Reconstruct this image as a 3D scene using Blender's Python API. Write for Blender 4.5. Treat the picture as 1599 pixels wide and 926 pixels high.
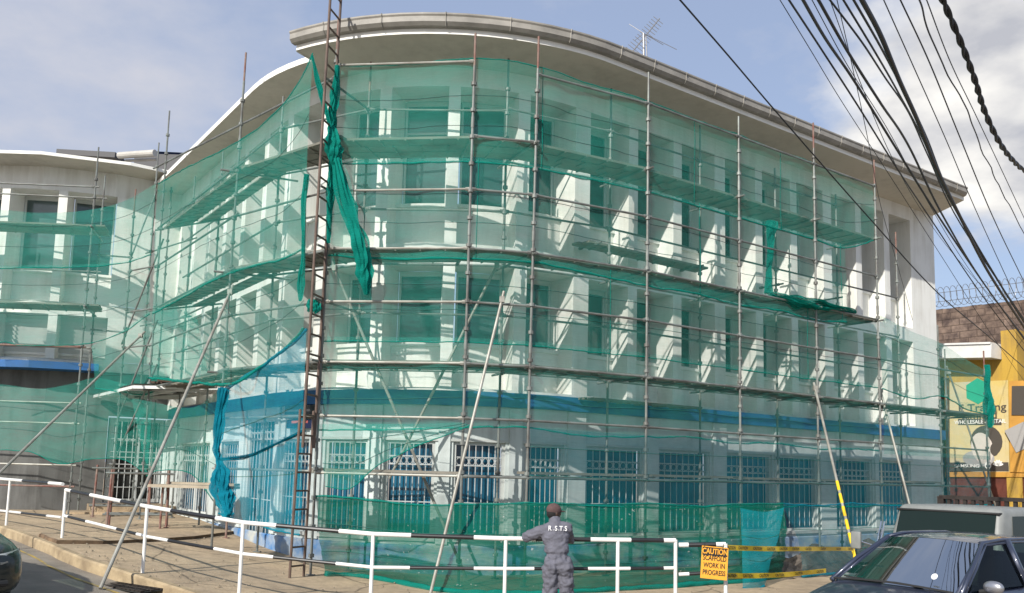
import bpy, bmesh, math, random
from math import sin, cos, tan, radians as RAD, pi, hypot, atan2, sqrt
from mathutils import Vector, Matrix, noise

sc = bpy.context.scene
for _o in list(bpy.data.objects):
    bpy.data.objects.remove(_o)
COL = sc.collection
random.seed(11)

# ------------------------------------------------------------------ camera
FPX, CX, CY = 1362.0, 799.5, 575.0          # focal length and principal point in the photo's pixels
ROLL = math.atan(0.0252)
PIT = math.atan((734.8 - CY) * cos(ROLL) / FPX)
cam = bpy.data.cameras.new('camera')
camo = bpy.data.objects.new('camera', cam)
COL.objects.link(camo)
cam.sensor_width = 36.0
cam.lens = 36.0 * FPX / 1599.0
cam.shift_x = 0.0
cam.shift_y = (CY - 463.0) / 1599.0
cam.clip_start = 0.1
cam.clip_end = 2000.0
_r = Vector((cos(ROLL), -sin(ROLL) * sin(PIT), sin(ROLL) * cos(PIT)))
_u = Vector((-sin(ROLL), -cos(ROLL) * sin(PIT), cos(ROLL) * cos(PIT)))
_f = Vector((0, cos(PIT), sin(PIT)))
camo.matrix_world = Matrix(((_r.x, _u.x, -_f.x, 0), (_r.y, _u.y, -_f.y, 0), (_r.z, _u.z, -_f.z, 0), (0, 0, 0, 1)))
sc.camera = camo

# ------------------------------------------------------------------ light
SUN_EL = RAD(34.0)
SUN_DIR = Vector((-0.492, -0.871, 0)).normalized()          # horizontal direction towards the sun
to_sun = Vector((SUN_DIR.x * cos(SUN_EL), SUN_DIR.y * cos(SUN_EL), sin(SUN_EL)))
sl = bpy.data.lights.new('sun', 'SUN')
sl.energy = 4.4
sl.angle = RAD(0.55)
sl.color = (1.0, 0.955, 0.875)
so = bpy.data.objects.new('sun', sl)
COL.objects.link(so)
so.rotation_euler = to_sun.to_track_quat('Z', 'Y').to_euler()
so.location = to_sun * 60

w = bpy.data.worlds.new('World')
sc.world = w
w.use_nodes = True
nt = w.node_tree
nt.nodes.clear()
def WN(t, **k):
    n = nt.nodes.new(t)
    for a, b in k.items():
        setattr(n, a, b)
    return n
sky = WN('ShaderNodeTexSky', sky_type='NISHITA')
sky.sun_disc = False
sky.sun_elevation = SUN_EL
sky.sun_rotation = math.atan2(SUN_DIR.x, SUN_DIR.y)
sky.air_density = 1.0
sky.dust_density = 1.6
sky.ozone_density = 1.4
tc = WN('ShaderNodeTexCoord')
# clouds: noise on a plane high above, looked up by view direction
sep = WN('ShaderNodeSeparateXYZ')
nt.links.new(tc.outputs['Generated'], sep.inputs[0])
zz = WN('ShaderNodeMath', operation='ADD'); zz.inputs[1].default_value = 0.22
nt.links.new(sep.outputs['Z'], zz.inputs[0])
dx = WN('ShaderNodeMath', operation='DIVIDE'); dy = WN('ShaderNodeMath', operation='DIVIDE')
nt.links.new(sep.outputs['X'], dx.inputs[0]); nt.links.new(zz.outputs[0], dx.inputs[1])
nt.links.new(sep.outputs['Y'], dy.inputs[0]); nt.links.new(zz.outputs[0], dy.inputs[1])
cmb = WN('ShaderNodeCombineXYZ')
nt.links.new(dx.outputs[0], cmb.inputs[0]); nt.links.new(dy.outputs[0], cmb.inputs[1])
n1 = WN('ShaderNodeTexNoise'); n1.inputs['Scale'].default_value = 2.6; n1.inputs['Detail'].default_value = 9; n1.inputs['Roughness'].default_value = 0.56
nt.links.new(cmb.outputs[0], n1.inputs['Vector'])
# a large cumulus bank stands in one part of the sky (to the right), thin veil elsewhere
def blob(cx, cy, r0, r1):
    d = WN('ShaderNodeVectorMath', operation='DISTANCE'); d.inputs[1].default_value = (cx, cy, 0)
    nt.links.new(cmb.outputs[0], d.inputs[0])
    m = WN('ShaderNodeMapRange'); m.inputs['From Min'].default_value = r1; m.inputs['From Max'].default_value = r0
    nt.links.new(d.outputs['Value'], m.inputs['Value'])
    return m
b1 = blob(0.96, 1.36, 0.18, 0.56)
b2 = blob(-1.15, 1.35, 0.0, 1.05)
def M2(op, a, b):
    m = WN('ShaderNodeMath', operation=op)
    for i, v in enumerate((a, b)):
        if hasattr(v, 'links'):
            nt.links.new(v, m.inputs[i])
        else:
            m.inputs[i].default_value = v
    return m.outputs[0]
c1 = M2('ADD', M2('MULTIPLY', b1.outputs[0], 0.8), n1.outputs['Fac'])
mr1 = WN('ShaderNodeMapRange'); mr1.inputs['From Min'].default_value = 0.74; mr1.inputs['From Max'].default_value = 1.0
nt.links.new(c1, mr1.inputs['Value'])
c2 = M2('ADD', M2('MULTIPLY', b2.outputs[0], 0.34), n1.outputs['Fac'])
mr2 = WN('ShaderNodeMapRange'); mr2.inputs['From Min'].default_value = 0.52; mr2.inputs['From Max'].default_value = 0.86
nt.links.new(c2, mr2.inputs['Value'])
cl = WN('ShaderNodeMixRGB'); cl.inputs['Color1'].default_value = (4.0, 4.1, 4.5, 1); cl.inputs['Color2'].default_value = (8.0, 7.8, 7.4, 1)
n2 = WN('ShaderNodeTexNoise'); n2.inputs['Scale'].default_value = 4.5; n2.inputs['Detail'].default_value = 6
nt.links.new(cmb.outputs[0], n2.inputs['Vector'])
mr3 = WN('ShaderNodeMapRange'); mr3.inputs['From Min'].default_value = 0.35; mr3.inputs['From Max'].default_value = 0.62
nt.links.new(n2.outputs['Fac'], mr3.inputs['Value'])
nt.links.new(mr3.outputs[0], cl.inputs['Fac'])
veil = WN('ShaderNodeMixRGB'); veil.inputs['Color2'].default_value = (4.0, 4.7, 6.5, 1); veil.inputs['Fac'].default_value = 0.5
nt.links.new(sky.outputs[0], veil.inputs['Color1'])
mxa = WN('ShaderNodeMixRGB'); mxb = WN('ShaderNodeMixRGB')
mxa.inputs['Color2'].default_value = (4.6, 4.75, 5.4, 1)
nt.links.new(mr2.outputs[0], mxa.inputs['Fac']); nt.links.new(veil.outputs[0], mxa.inputs['Color1'])
nt.links.new(mr1.outputs[0], mxb.inputs['Fac']); nt.links.new(mxa.outputs[0], mxb.inputs['Color1']); nt.links.new(cl.outputs[0], mxb.inputs['Color2'])
bg = WN('ShaderNodeBackground'); bg.inputs['Strength'].default_value = 0.105
nt.links.new(mxb.outputs[0], bg.inputs['Color'])
wo = WN('ShaderNodeOutputWorld')
nt.links.new(bg.outputs[0], wo.inputs[0])

sc.view_settings.view_transform = 'Standard'
sc.view_settings.look = 'None'
sc.view_settings.exposure = 0.36
sc.view_settings.gamma = 1.0
sc.view_settings.use_curve_mapping = False
sc.cycles.max_bounces = 8
sc.cycles.transparent_max_bounces = 40
sc.cycles.use_denoising = True

# ------------------------------------------------------------------ measuring helpers
def ray(x, y):
    u, v = x - CX, y - CY
    a = cos(ROLL) * u + sin(ROLL) * v
    b = -sin(ROLL) * u + cos(ROLL) * v
    return Vector((a, FPX * cos(PIT) + b * sin(PIT), FPX * sin(PIT) - b * cos(PIT)))
def at_D(x, y, D):
    r = ray(x, y); return r * (D / r.y)
def at_z(x, y, z):
    r = ray(x, y); return r * (z / r.z)
def at_pl(x, y, p, n):                     # on the vertical plane through plan point p with plan normal n
    r = ray(x, y); t = (p[0] * n[0] + p[1] * n[1]) / (r.x * n[0] + r.y * n[1]); return r * t

# ------------------------------------------------------------------ materials
def new_mat(name):
    m = bpy.data.materials.new(name); m.use_nodes = True
    return m, m.node_tree, m.node_tree.nodes['Principled BSDF']
def mat(name, c, rough=0.6, metal=0.0, var=0.0, scale=3.0, c2=None, spec=0.5, bump=0.0, bscale=40.0, stretch=None, coat=0.0, detail=6):
    m, t, p = new_mat(name)
    p.inputs['Base Color'].default_value = (*c, 1)
    p.inputs['Roughness'].default_value = rough
    p.inputs['Metallic'].default_value = metal
    p.inputs['Specular IOR Level'].default_value = spec
    p.inputs['Coat Weight'].default_value = coat
    tcn = t.nodes.new('ShaderNodeTexCoord')
    vec = tcn.outputs['Object']
    if stretch:
        mp = t.nodes.new('ShaderNodeMapping'); mp.inputs['Scale'].default_value = stretch
        t.links.new(vec, mp.inputs[0]); vec = mp.outputs[0]
    if var > 0 or c2:
        n = t.nodes.new('ShaderNodeTexNoise'); n.inputs['Scale'].default_value = scale; n.inputs['Detail'].default_value = detail; n.inputs['Roughness'].default_value = 0.62
        t.links.new(vec, n.inputs['Vector'])
        r = t.nodes.new('ShaderNodeValToRGB')
        r.color_ramp.elements[0].position = 0.36; r.color_ramp.elements[1].position = 0.66
        a = c2 if c2 else tuple(v * (1 - var) for v in c)
        r.color_ramp.elements[0].color = (*a, 1); r.color_ramp.elements[1].color = (*c, 1)
        t.links.new(n.outputs['Fac'], r.inputs[0]); t.links.new(r.outputs[0], p.inputs['Base Color'])
    if bump > 0:
        n = t.nodes.new('ShaderNodeTexNoise'); n.inputs['Scale'].default_value = bscale; n.inputs['Detail'].default_value = 5
        t.links.new(vec, n.inputs['Vector'])
        b = t.nodes.new('ShaderNodeBump'); b.inputs['Strength'].default_value = bump; b.inputs['Distance'].default_value = 0.02
        t.links.new(n.outputs['Fac'], b.inputs['Height']); t.links.new(b.outputs[0], p.inputs['Normal'])
    return m

def wall_paint(name, c, dirt, streak=0.5):
    """off-white emulsion with soft rain streaks and patchy dirt"""
    m, t, p = new_mat(name)
    p.inputs['Roughness'].default_value = 0.75; p.inputs['Specular IOR Level'].default_value = 0.25
    tcn = t.nodes.new('ShaderNodeTexCoord')
    mp = t.nodes.new('ShaderNodeMapping'); mp.inputs['Scale'].default_value = (2.2, 2.2, 0.22)
    t.links.new(tcn.outputs['Object'], mp.inputs[0])
    n1 = t.nodes.new('ShaderNodeTexNoise'); n1.inputs['Scale'].default_value = 1.6; n1.inputs['Detail'].default_value = 8; n1.inputs['Roughness'].default_value = 0.65
    t.links.new(mp.outputs[0], n1.inputs['Vector'])
    n2 = t.nodes.new('ShaderNodeTexNoise'); n2.inputs['Scale'].default_value = 0.9; n2.inputs['Detail'].default_value = 8
    t.links.new(tcn.outputs['Object'], n2.inputs['Vector'])
    mm = t.nodes.new('ShaderNodeMath'); mm.operation = 'MULTIPLY'
    t.links.new(n1.outputs['Fac'], mm.inputs[0]); t.links.new(n2.outputs['Fac'], mm.inputs[1])
    r = t.nodes.new('ShaderNodeMapRange'); r.inputs['From Min'].default_value = 0.22; r.inputs['From Max'].default_value = 0.42
    r.inputs['To Max'].default_value = streak
    t.links.new(mm.outputs[0], r.inputs['Value'])
    mx = t.nodes.new('ShaderNodeMixRGB'); mx.inputs['Color1'].default_value = (*c, 1); mx.inputs['Color2'].default_value = (*dirt, 1)
    t.links.new(r.outputs[0], mx.inputs['Fac']); t.links.new(mx.outputs[0], p.inputs['Base Color'])
    nb = t.nodes.new('ShaderNodeTexNoise'); nb.inputs['Scale'].default_value = 22; nb.inputs['Detail'].default_value = 6
    t.links.new(tcn.outputs['Object'], nb.inputs['Vector'])
    b = t.nodes.new('ShaderNodeBump'); b.inputs['Strength'].default_value = 0.25; b.inputs['Distance'].default_value = 0.01
    t.links.new(nb.outputs['Fac'], b.inputs['Height']); t.links.new(b.outputs[0], p.inputs['Normal'])
    return m

def net_mat(name, c, dens, dvar=0.12, specks=False):
    """debris netting: fine threads (diffuse + translucent) with open holes between them"""
    m = bpy.data.materials.new(name); m.use_nodes = True
    t = m.node_tree; t.nodes.clear()
    o = t.nodes.new('ShaderNodeOutputMaterial')
    d = t.nodes.new('ShaderNodeBsdfDiffuse'); tr = t.nodes.new('ShaderNodeBsdfTranslucent'); tp = t.nodes.new('ShaderNodeBsdfTransparent')
    d.inputs['Color'].default_value = (*c, 1); tr.inputs['Color'].default_value = (*c, 1)
    a = t.nodes.new('ShaderNodeMixShader'); a.inputs[0].default_value = 0.4
    t.links.new(d.outputs[0], a.inputs[1]); t.links.new(tr.outputs[0], a.inputs[2])
    tcn = t.nodes.new('ShaderNodeTexCoord')
    mp = t.nodes.new('ShaderNodeMapping'); mp.inputs['Scale'].default_value = (0.8, 0.8, 3.0)
    t.links.new(tcn.outputs['Object'], mp.inputs[0])
    n = t.nodes.new('ShaderNodeTexNoise'); n.inputs['Scale'].default_value = 1.3; n.inputs['Detail'].default_value = 7; n.inputs['Roughness'].default_value = 0.6
    t.links.new(mp.outputs[0], n.inputs['Vector'])
    r = t.nodes.new('ShaderNodeMapRange'); r.inputs['From Min'].default_value = 0.3; r.inputs['From Max'].default_value = 0.7
    r.inputs['To Min'].default_value = dens - dvar; r.inputs['To Max'].default_value = dens + dvar
    mp2 = t.nodes.new('ShaderNodeMapping'); mp2.inputs['Scale'].default_value = (5, 5, 46)
    t.links.new(tcn.outputs['Object'], mp2.inputs[0])
    nw = t.nodes.new('ShaderNodeTexNoise'); nw.inputs['Scale'].default_value = 1.0; nw.inputs['Detail'].default_value = 4; nw.inputs['Roughness'].default_value = 0.7
    t.links.new(mp2.outputs[0], nw.inputs['Vector'])
    av = t.nodes.new('ShaderNodeMixRGB'); av.inputs['Fac'].default_value = 0.42
    t.links.new(n.outputs['Fac'], av.inputs['Color1']); t.links.new(nw.outputs['Fac'], av.inputs['Color2'])
    t.links.new(av.outputs[0], r.inputs['Value'])
    if specks:                                            # scraps of paper and plaster caught in the mesh
        vo = t.nodes.new('ShaderNodeTexNoise'); vo.inputs['Scale'].default_value = 16; vo.inputs['Detail'].default_value = 3
        t.links.new(tcn.outputs['Object'], vo.inputs['Vector'])
        rs = t.nodes.new('ShaderNodeMapRange'); rs.inputs['From Min'].default_value = 0.70; rs.inputs['From Max'].default_value = 0.72
        t.links.new(vo.outputs['Fac'], rs.inputs['Value'])
        mc = t.nodes.new('ShaderNodeMixRGB'); mc.inputs['Color1'].default_value = (*c, 1); mc.inputs['Color2'].default_value = (0.5, 0.52, 0.48, 1)
        t.links.new(rs.outputs[0], mc.inputs['Fac']); t.links.new(mc.outputs[0], d.inputs['Color'])
    x = t.nodes.new('ShaderNodeMixShader')
    t.links.new(r.outputs[0], x.inputs[0]); t.links.new(tp.outputs[0], x.inputs[1]); t.links.new(a.outputs[0], x.inputs[2])
    t.links.new(x.outputs[0], o.inputs[0])
    return m

M = {}
M['wall'] = wall_paint('white_wall_paint', (0.74, 0.74, 0.70), (0.46, 0.44, 0.38), 0.6)
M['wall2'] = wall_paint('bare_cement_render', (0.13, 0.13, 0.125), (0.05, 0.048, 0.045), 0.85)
M['lowwall'] = wall_paint('ground_floor_paint', (0.60, 0.65, 0.64), (0.34, 0.37, 0.36), 0.75)
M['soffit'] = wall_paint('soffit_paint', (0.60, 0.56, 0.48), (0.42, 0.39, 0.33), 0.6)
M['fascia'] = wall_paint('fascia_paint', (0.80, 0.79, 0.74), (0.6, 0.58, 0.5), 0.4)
M['gutter'] = mat('weathered_gutter', (0.33, 0.31, 0.275), 0.6, 0.0, 0.35, 2.0, bump=0.1)
M['blue'] = mat('blue_band_paint', (0.012, 0.115, 0.34), 0.55, 0, 0, 1.6, c2=(0.02, 0.10, 0.22), bump=0.1, detail=10)
M['frame'] = mat('pale_window_frame', (0.55, 0.57, 0.55), 0.5, 0, 0.15, 3)
M['glass'] = mat('grey_window_glass', (0.055, 0.085, 0.085), 0.12, 0, 0.5, 0.7, spec=0.7)
M['blueglass'] = mat('blue_window_glass', (0.015, 0.14, 0.24), 0.15, 0, 0.5, 0.9, c2=(0.008, 0.06, 0.11), spec=0.6)
M['bars'] = mat('white_bar_paint', (0.56, 0.58, 0.58), 0.45, 0, 0.25, 4)
M['dark'] = mat('dark_interior', (0.02, 0.022, 0.02), 0.8)
M['peel'] = mat('peeling_blue_plinth_paint', (0.02, 0.16, 0.42), 0.7, 0, 0, 1.5, c2=(0.45, 0.47, 0.44), bump=0.2, bscale=12)

for k_ in ('glass', 'blueglass'):
    t_ = M[k_].node_tree; p_ = t_.nodes['Principled BSDF']; src_ = p_.inputs['Base Color'].links[0].from_socket
    oi = t_.nodes.new('ShaderNodeObjectInfo'); mr_ = t_.nodes.new('ShaderNodeMapRange'); mr_.inputs['To Min'].default_value = 0.45; mr_.inputs['To Max'].default_value = 1.6
    t_.links.new(oi.outputs['Random'], mr_.inputs['Value'])
    mx_ = t_.nodes.new('ShaderNodeMixRGB'); mx_.blend_type = 'MULTIPLY'; mx_.inputs['Fac'].default_value = 1
    t_.links.new(src_, mx_.inputs['Color1']); t_.links.new(mr_.outputs[0], mx_.inputs['Color2']); t_.links.new(mx_.outputs[0], p_.inputs['Base Color'])
# ------------------------------------------------------------------ mesh helpers
class MB:
    def __init__(s):
        s.v = []; s.f = []; s.m = []; s.cur = 0
    def mi(s, i): s.cur = i; return s
    def add(s, vs, fs):
        b = len(s.v); s.v += [tuple(x) for x in vs]
        for f in fs: s.f.append([b + i for i in f]); s.m.append(s.cur)
    def quad(s, a, b, c, d): s.add((a, b, c, d), ((0, 1, 2, 3),))
    def box(s, c, size, rz=0.0, M3=None):
        hx, hy, hz = size[0] / 2, size[1] / 2, size[2] / 2
        R = M3 if M3 is not None else Matrix.Rotation(rz, 3, 'Z')
        c = Vector(c)
        vs = [c + R @ Vector((i * hx, j * hy, k * hz)) for k in (-1, 1) for j in (-1, 1) for i in (-1, 1)]
        s.add(vs, ((0, 2, 3, 1), (4, 5, 7, 6), (0, 1, 5, 4), (2, 6, 7, 3), (0, 4, 6, 2), (1, 3, 7, 5)))
    def beam(s, a, b, wd, th, up=Vector((0, 0, 1))):       # a bar of rectangular section from a to b
        a = Vector(a); b = Vector(b); d = b - a; L = d.length
        if L < 1e-6: return
        x = d / L; y = up.cross(x)
        if y.length < 1e-4: y = Vector((1, 0, 0)).cross(x)
        y.normalize(); z = x.cross(y)
        s.box((a + b) / 2, (L, wd, th), M3=Matrix((x, y, z)).transposed())
    def tube(s, a, b, r, n=8, r2=None, cap=True):
        a = Vector(a); b = Vector(b); d = b - a
        if d.length < 1e-6: return
        x = d.normalized(); t = Vector((0, 0, 1)) if abs(x.z) < 0.9 else Vector((1, 0, 0))
        y = x.cross(t).normalized(); z = x.cross(y)
        r2 = r if r2 is None else r2
        vs = []
        for p, rr in ((a, r), (b, r2)):
            for i in range(n):
                an = 2 * pi * i / n
                vs.append(p + y * (rr * cos(an)) + z * (rr * sin(an)))
        fs = [(i, (i + 1) % n, n + (i + 1) % n, n + i) for i in range(n)]
        if cap: fs += [tuple(range(n - 1, -1, -1)), tuple(range(n, 2 * n))]
        s.add(vs, fs)
    def poly(s, pts, r, n=6, closed=False):                # a tube along a polyline
        pts = [Vector(p) for p in pts]; N = len(pts)
        rs = r if isinstance(r, (list, tuple)) else [r] * N
        rings = []; py = None
        for i, p in enumerate(pts):
            if closed: d = pts[(i + 1) % N] - pts[i - 1]
            else: d = pts[min(i + 1, N - 1)] - pts[max(i - 1, 0)]
            x = d.normalized()
            if py is None:
                t = Vector((0, 0, 1)) if abs(x.z) < 0.9 else Vector((1, 0, 0)); y = x.cross(t).normalized()
            else:
                y = (py - x * py.dot(x)).normalized()
            py = y; z = x.cross(y)
            rings.append([p + y * (rs[i] * cos(2 * pi * k / n)) + z * (rs[i] * sin(2 * pi * k / n)) for k in range(n)])
        vs = [v for rg in rings for v in rg]; fs = []
        for i in range(N if closed else N - 1):
            j = (i + 1) % N
            fs += [(i * n + k, i * n + (k + 1) % n, j * n + (k + 1) % n, j * n + k) for k in range(n)]
        if not closed: fs += [tuple(range(n - 1, -1, -1)), tuple((N - 1) * n + k for k in range(n))]
        s.add(vs, fs)
    def grid(s, rows):                                     # rows of points -> sheet
        nr, nc = len(rows), len(rows[0])
        s.add([p for r in rows for p in r], [(i * nc + j, i * nc + j + 1, (i + 1) * nc + j + 1, (i + 1) * nc + j) for i in range(nr - 1) for j in range(nc - 1)])
    def prism(s, poly2, z0, z1):
        n = len(poly2)
        s.add([(x, y, z0) for x, y in poly2] + [(x, y, z1) for x, y in poly2],
              [tuple(range(n - 1, -1, -1)), tuple(range(n, 2 * n))] + [(i, (i + 1) % n, n + (i + 1) % n, n + i) for i in range(n)])
    def build(s, name, mats, parent=None, smooth=False, recalc=True):
        me = bpy.data.meshes.new(name)
        me.from_pydata(s.v, [], s.f)
        mats = mats if isinstance(mats, (list, tuple)) else [mats]
        for mm in mats: me.materials.append(M[mm] if isinstance(mm, str) else mm)
        for p, i in zip(me.polygons, s.m):
            p.material_index = min(i, len(mats) - 1); p.use_smooth = smooth
        if recalc:
            b = bmesh.new(); b.from_mesh(me); bmesh.ops.recalc_face_normals(b, faces=b.faces); b.to_mesh(me); b.free()
        o = bpy.data.objects.new(name, me)
        COL.objects.link(o)
        if parent is not None: o.parent = parent
        return o
def tag(o, label=None, cat=None, group=None, kind=None):
    if label: o['label'] = label
    if cat: o['category'] = cat
    if group: o['group'] = group
    if kind: o['kind'] = kind
    return o
def empty(name, loc=(0, 0, 0), label=None, cat=None, group=None):
    o = bpy.data.objects.new(name, None); COL.objects.link(o); o.location = loc
    o.empty_display_size = 0.2
    return tag(o, label, cat, group)
def text(s, name, parent, mtx, size, material, align='CENTER', extr=0.002, xs=1.0, bold=0.0):
    cu = bpy.data.curves.new(name, 'FONT'); cu.body = s; cu.size = size; cu.align_x = align; cu.align_y = 'CENTER'
    cu.extrude = extr; cu.offset = bold
    cu.materials.append(M[material])
    t_ = bpy.data.objects.new(name, cu); COL.objects.link(t_)
    me = bpy.data.meshes.new_from_object(t_.evaluated_get(bpy.context.evaluated_depsgraph_get()))
    bpy.data.objects.remove(t_)
    o = bpy.data.objects.new(name, me); COL.objects.link(o)
    o.parent = parent
    o.matrix_local = mtx @ Matrix.Diagonal((xs, 1, 1, 1))
    return o
def frame_mtx(origin, xdir, ydir):
    x = Vector(xdir).normalized(); y = Vector(ydir); y = (y - x * y.dot(x)).normalized(); z = x.cross(y)
    return Matrix(((x.x, y.x, z.x, origin[0]), (x.y, y.y, z.y, origin[1]), (x.z, y.z, z.z, origin[2]), (0, 0, 0, 1)))

# ------------------------------------------------------------------ ground
GX = [(-60, -1.36), (-12, -1.40), (-9.5, -1.42), (-7.7, -1.45), (-6.6, -1.55), (-5.5, -1.67), (-4.6, -1.77), (-3.8, -1.86), (-2.8, -1.93), (-1.5, -1.97), (2, -2.0), (14, -2.1), (60, -2.3)]
def G(x, y=0):
    for (a, za), (b, zb) in zip(GX, GX[1:]):
        if a <= x <= b:
            return za + (zb - za) * (x - a) / (b - a)
    return GX[0][1] if x < GX[0][0] else GX[-1][1]
def on_ground(px, py, dz=0.0):
    lo, hi = 3.0, 80.0
    for _ in range(50):
        m_ = (lo + hi) / 2; p = at_D(px, py, m_)
        if p.z > G(p.x) + dz: lo = m_
        else: hi = m_
    return at_D(px, py, lo)

M['road'] = mat('worn_asphalt', (0.27, 0.235, 0.19), 0.9, 0, 0.35, 1.2, bump=0.5, bscale=60)
M['pave'] = mat('tan_concrete_paving', (0.52, 0.395, 0.255), 0.85, 0, 0, 0.9, c2=(0.36, 0.275, 0.185), bump=0.5, bscale=22, detail=12)
M['kerb'] = mat('stained_kerb', (0.46, 0.36, 0.22), 0.85, 0, 0, 2.2, c2=(0.24, 0.18, 0.11), bump=0.6, bscale=9)
M['paint_yellow'] = mat('worn_yellow_line', (0.45, 0.30, 0.05), 0.8, 0, 0, 4, c2=(0.2, 0.17, 0.1))
_t = M['pave'].node_tree; _p = _t.nodes['Principled BSDF']; _src = _p.inputs['Base Color'].links[0].from_socket
_tc = _t.nodes.new('ShaderNodeTexCoord'); _nz = _t.nodes.new('ShaderNodeTexNoise'); _nz.inputs['Scale'].default_value = 1.2; _nz.inputs['Detail'].default_value = 5
_t.links.new(_tc.outputs['Object'], _nz.inputs['Vector'])
_mv = _t.nodes.new('ShaderNodeMixRGB'); _mv.inputs['Fac'].default_value = 0.22; _t.links.new(_tc.outputs['Object'], _mv.inputs['Color1']); _t.links.new(_nz.outputs['Color'], _mv.inputs['Color2'])
_vo = _t.nodes.new('ShaderNodeTexVoronoi'); _vo.feature = 'DISTANCE_TO_EDGE'; _vo.inputs['Scale'].default_value = 0.55; _t.links.new(_mv.outputs[0], _vo.inputs['Vector'])
_mr = _t.nodes.new('ShaderNodeMapRange'); _mr.inputs['From Min'].default_value = 0.002; _mr.inputs['From Max'].default_value = 0.012; _mr.inputs['To Min'].default_value = 0.45; _t.links.new(_vo.outputs['Distance'], _mr.inputs['Value'])
_n2 = _t.nodes.new('ShaderNodeTexNoise'); _n2.inputs['Scale'].default_value = 5.5; _n2.inputs['Detail'].default_value = 10; _n2.inputs['Roughness'].default_value = 0.75; _t.links.new(_tc.outputs['Object'], _n2.inputs['Vector'])
_m2 = _t.nodes.new('ShaderNodeMapRange'); _m2.inputs['From Min'].default_value = 0.3; _m2.inputs['From Max'].default_value = 0.62; _m2.inputs['To Min'].default_value = 0.62; _t.links.new(_n2.outputs['Fac'], _m2.inputs['Value'])
_mm = _t.nodes.new('ShaderNodeMath'); _mm.operation = 'MULTIPLY'; _t.links.new(_mr.outputs[0], _mm.inputs[0]); _t.links.new(_m2.outputs[0], _mm.inputs[1])
_mx = _t.nodes.new('ShaderNodeMixRGB'); _mx.blend_type = 'MULTIPLY'; _mx.inputs['Fac'].default_value = 1.0; _t.links.new(_src, _mx.inputs['Color1']); _t.links.new(_mm.outputs[0], _mx.inputs['Color2']); _t.links.new(_mx.outputs[0], _p.inputs['Base Color'])
KERB = [(-60, 75), (-22, 31.5), (-12.5, 20.6), (-9.68, 17.4), (-7.44, 14.75), (-6.63, 13.97), (-5.57, 13.23), (-4.98, 12.85), (-3.9, 12.1), (-2.8, 11.75), (-1.5, 11.66), (1.0, 11.70), (2.4, 11.8), (3.4, 12.15), (5, 13.2), (8, 15.3), (12, 18.1), (20, 23.8), (60, 52.4)]
def resample(pts, step):
    out = []
    for a, b in zip(pts, pts[1:]):
        n = max(1, int(hypot(b[0] - a[0], b[1] - a[1]) / step))
        for i in range(n):
            out.append((a[0] + (b[0] - a[0]) * i / n, a[1] + (b[1] - a[1]) * i / n))
    out.append(pts[-1]); return out
kp = resample(KERB, 0.5)
b = MB()
xs = sorted(set([-400, -200, -100] + [g[0] for g in GX] + [100, 200, 400]))
b.grid([[(x, y, G(x) - 0.17) for x in xs] for y in (-300, -60, -10, 0, 5, 10, 15, 20, 30, 60, 200, 900)])
tag(b.build('road', 'road'), kind='structure')
b = MB()
rows = []
for dy in (0.16, 1, 2.5, 5, 9, 15, 25):
    rows.append([(x, y + dy, G(x) + 0.012 * noise.noise(Vector((x * 0.8, (y + dy) * 0.8, 0)))) for x, y in kp])
b.grid(rows)
tag(b.build('pavement', 'pave'), kind='structure')
# a low uneven step between the kerbside strip and the forecourt
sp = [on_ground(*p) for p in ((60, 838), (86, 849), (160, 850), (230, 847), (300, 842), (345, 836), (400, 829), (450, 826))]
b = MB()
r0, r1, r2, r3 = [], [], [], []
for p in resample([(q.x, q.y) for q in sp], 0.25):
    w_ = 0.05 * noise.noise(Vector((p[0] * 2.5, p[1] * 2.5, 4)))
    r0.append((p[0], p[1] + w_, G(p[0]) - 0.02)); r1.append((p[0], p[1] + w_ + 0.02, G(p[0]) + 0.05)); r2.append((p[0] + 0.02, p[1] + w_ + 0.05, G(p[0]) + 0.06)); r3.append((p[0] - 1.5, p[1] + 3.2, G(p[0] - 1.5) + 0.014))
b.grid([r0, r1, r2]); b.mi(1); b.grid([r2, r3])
M['stepface'] = mat('dark_brown_step_face', (0.20, 0.13, 0.075), 0.95, 0, 0.5, 4)  # front of the step, a much darker brown than the paving on top
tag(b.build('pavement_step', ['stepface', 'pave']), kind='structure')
b = MB()
rr = [[], [], [], []]
for i, (x, y) in enumerate(kp):
    wob = 0.012 * noise.noise(Vector((x * 3, y * 3, 1)))
    rr[0].append((x - 0.0, y - 0.03, G(x) - 0.2)); rr[1].append((x, y - 0.015 + wob, G(x) - 0.02))
    rr[2].append((x, y + 0.02 + wob, G(x) + 0.006)); rr[3].append((x, y + 0.165, G(x) + 0.006))
b.grid(rr)
tag(b.build('kerb', 'kerb'), kind='structure')
b = MB()
yl = [(x + 0.25, y - 0.75) for x, y in kp if -12 < x < 6]
b.grid([[(x, y, G(x) - 0.164) for x, y in yl], [(x + 0.02, y - 0.1, G(x) - 0.164) for x, y in yl]])
tag(b.build('road_marking', 'paint_yellow'), kind='structure')

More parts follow.
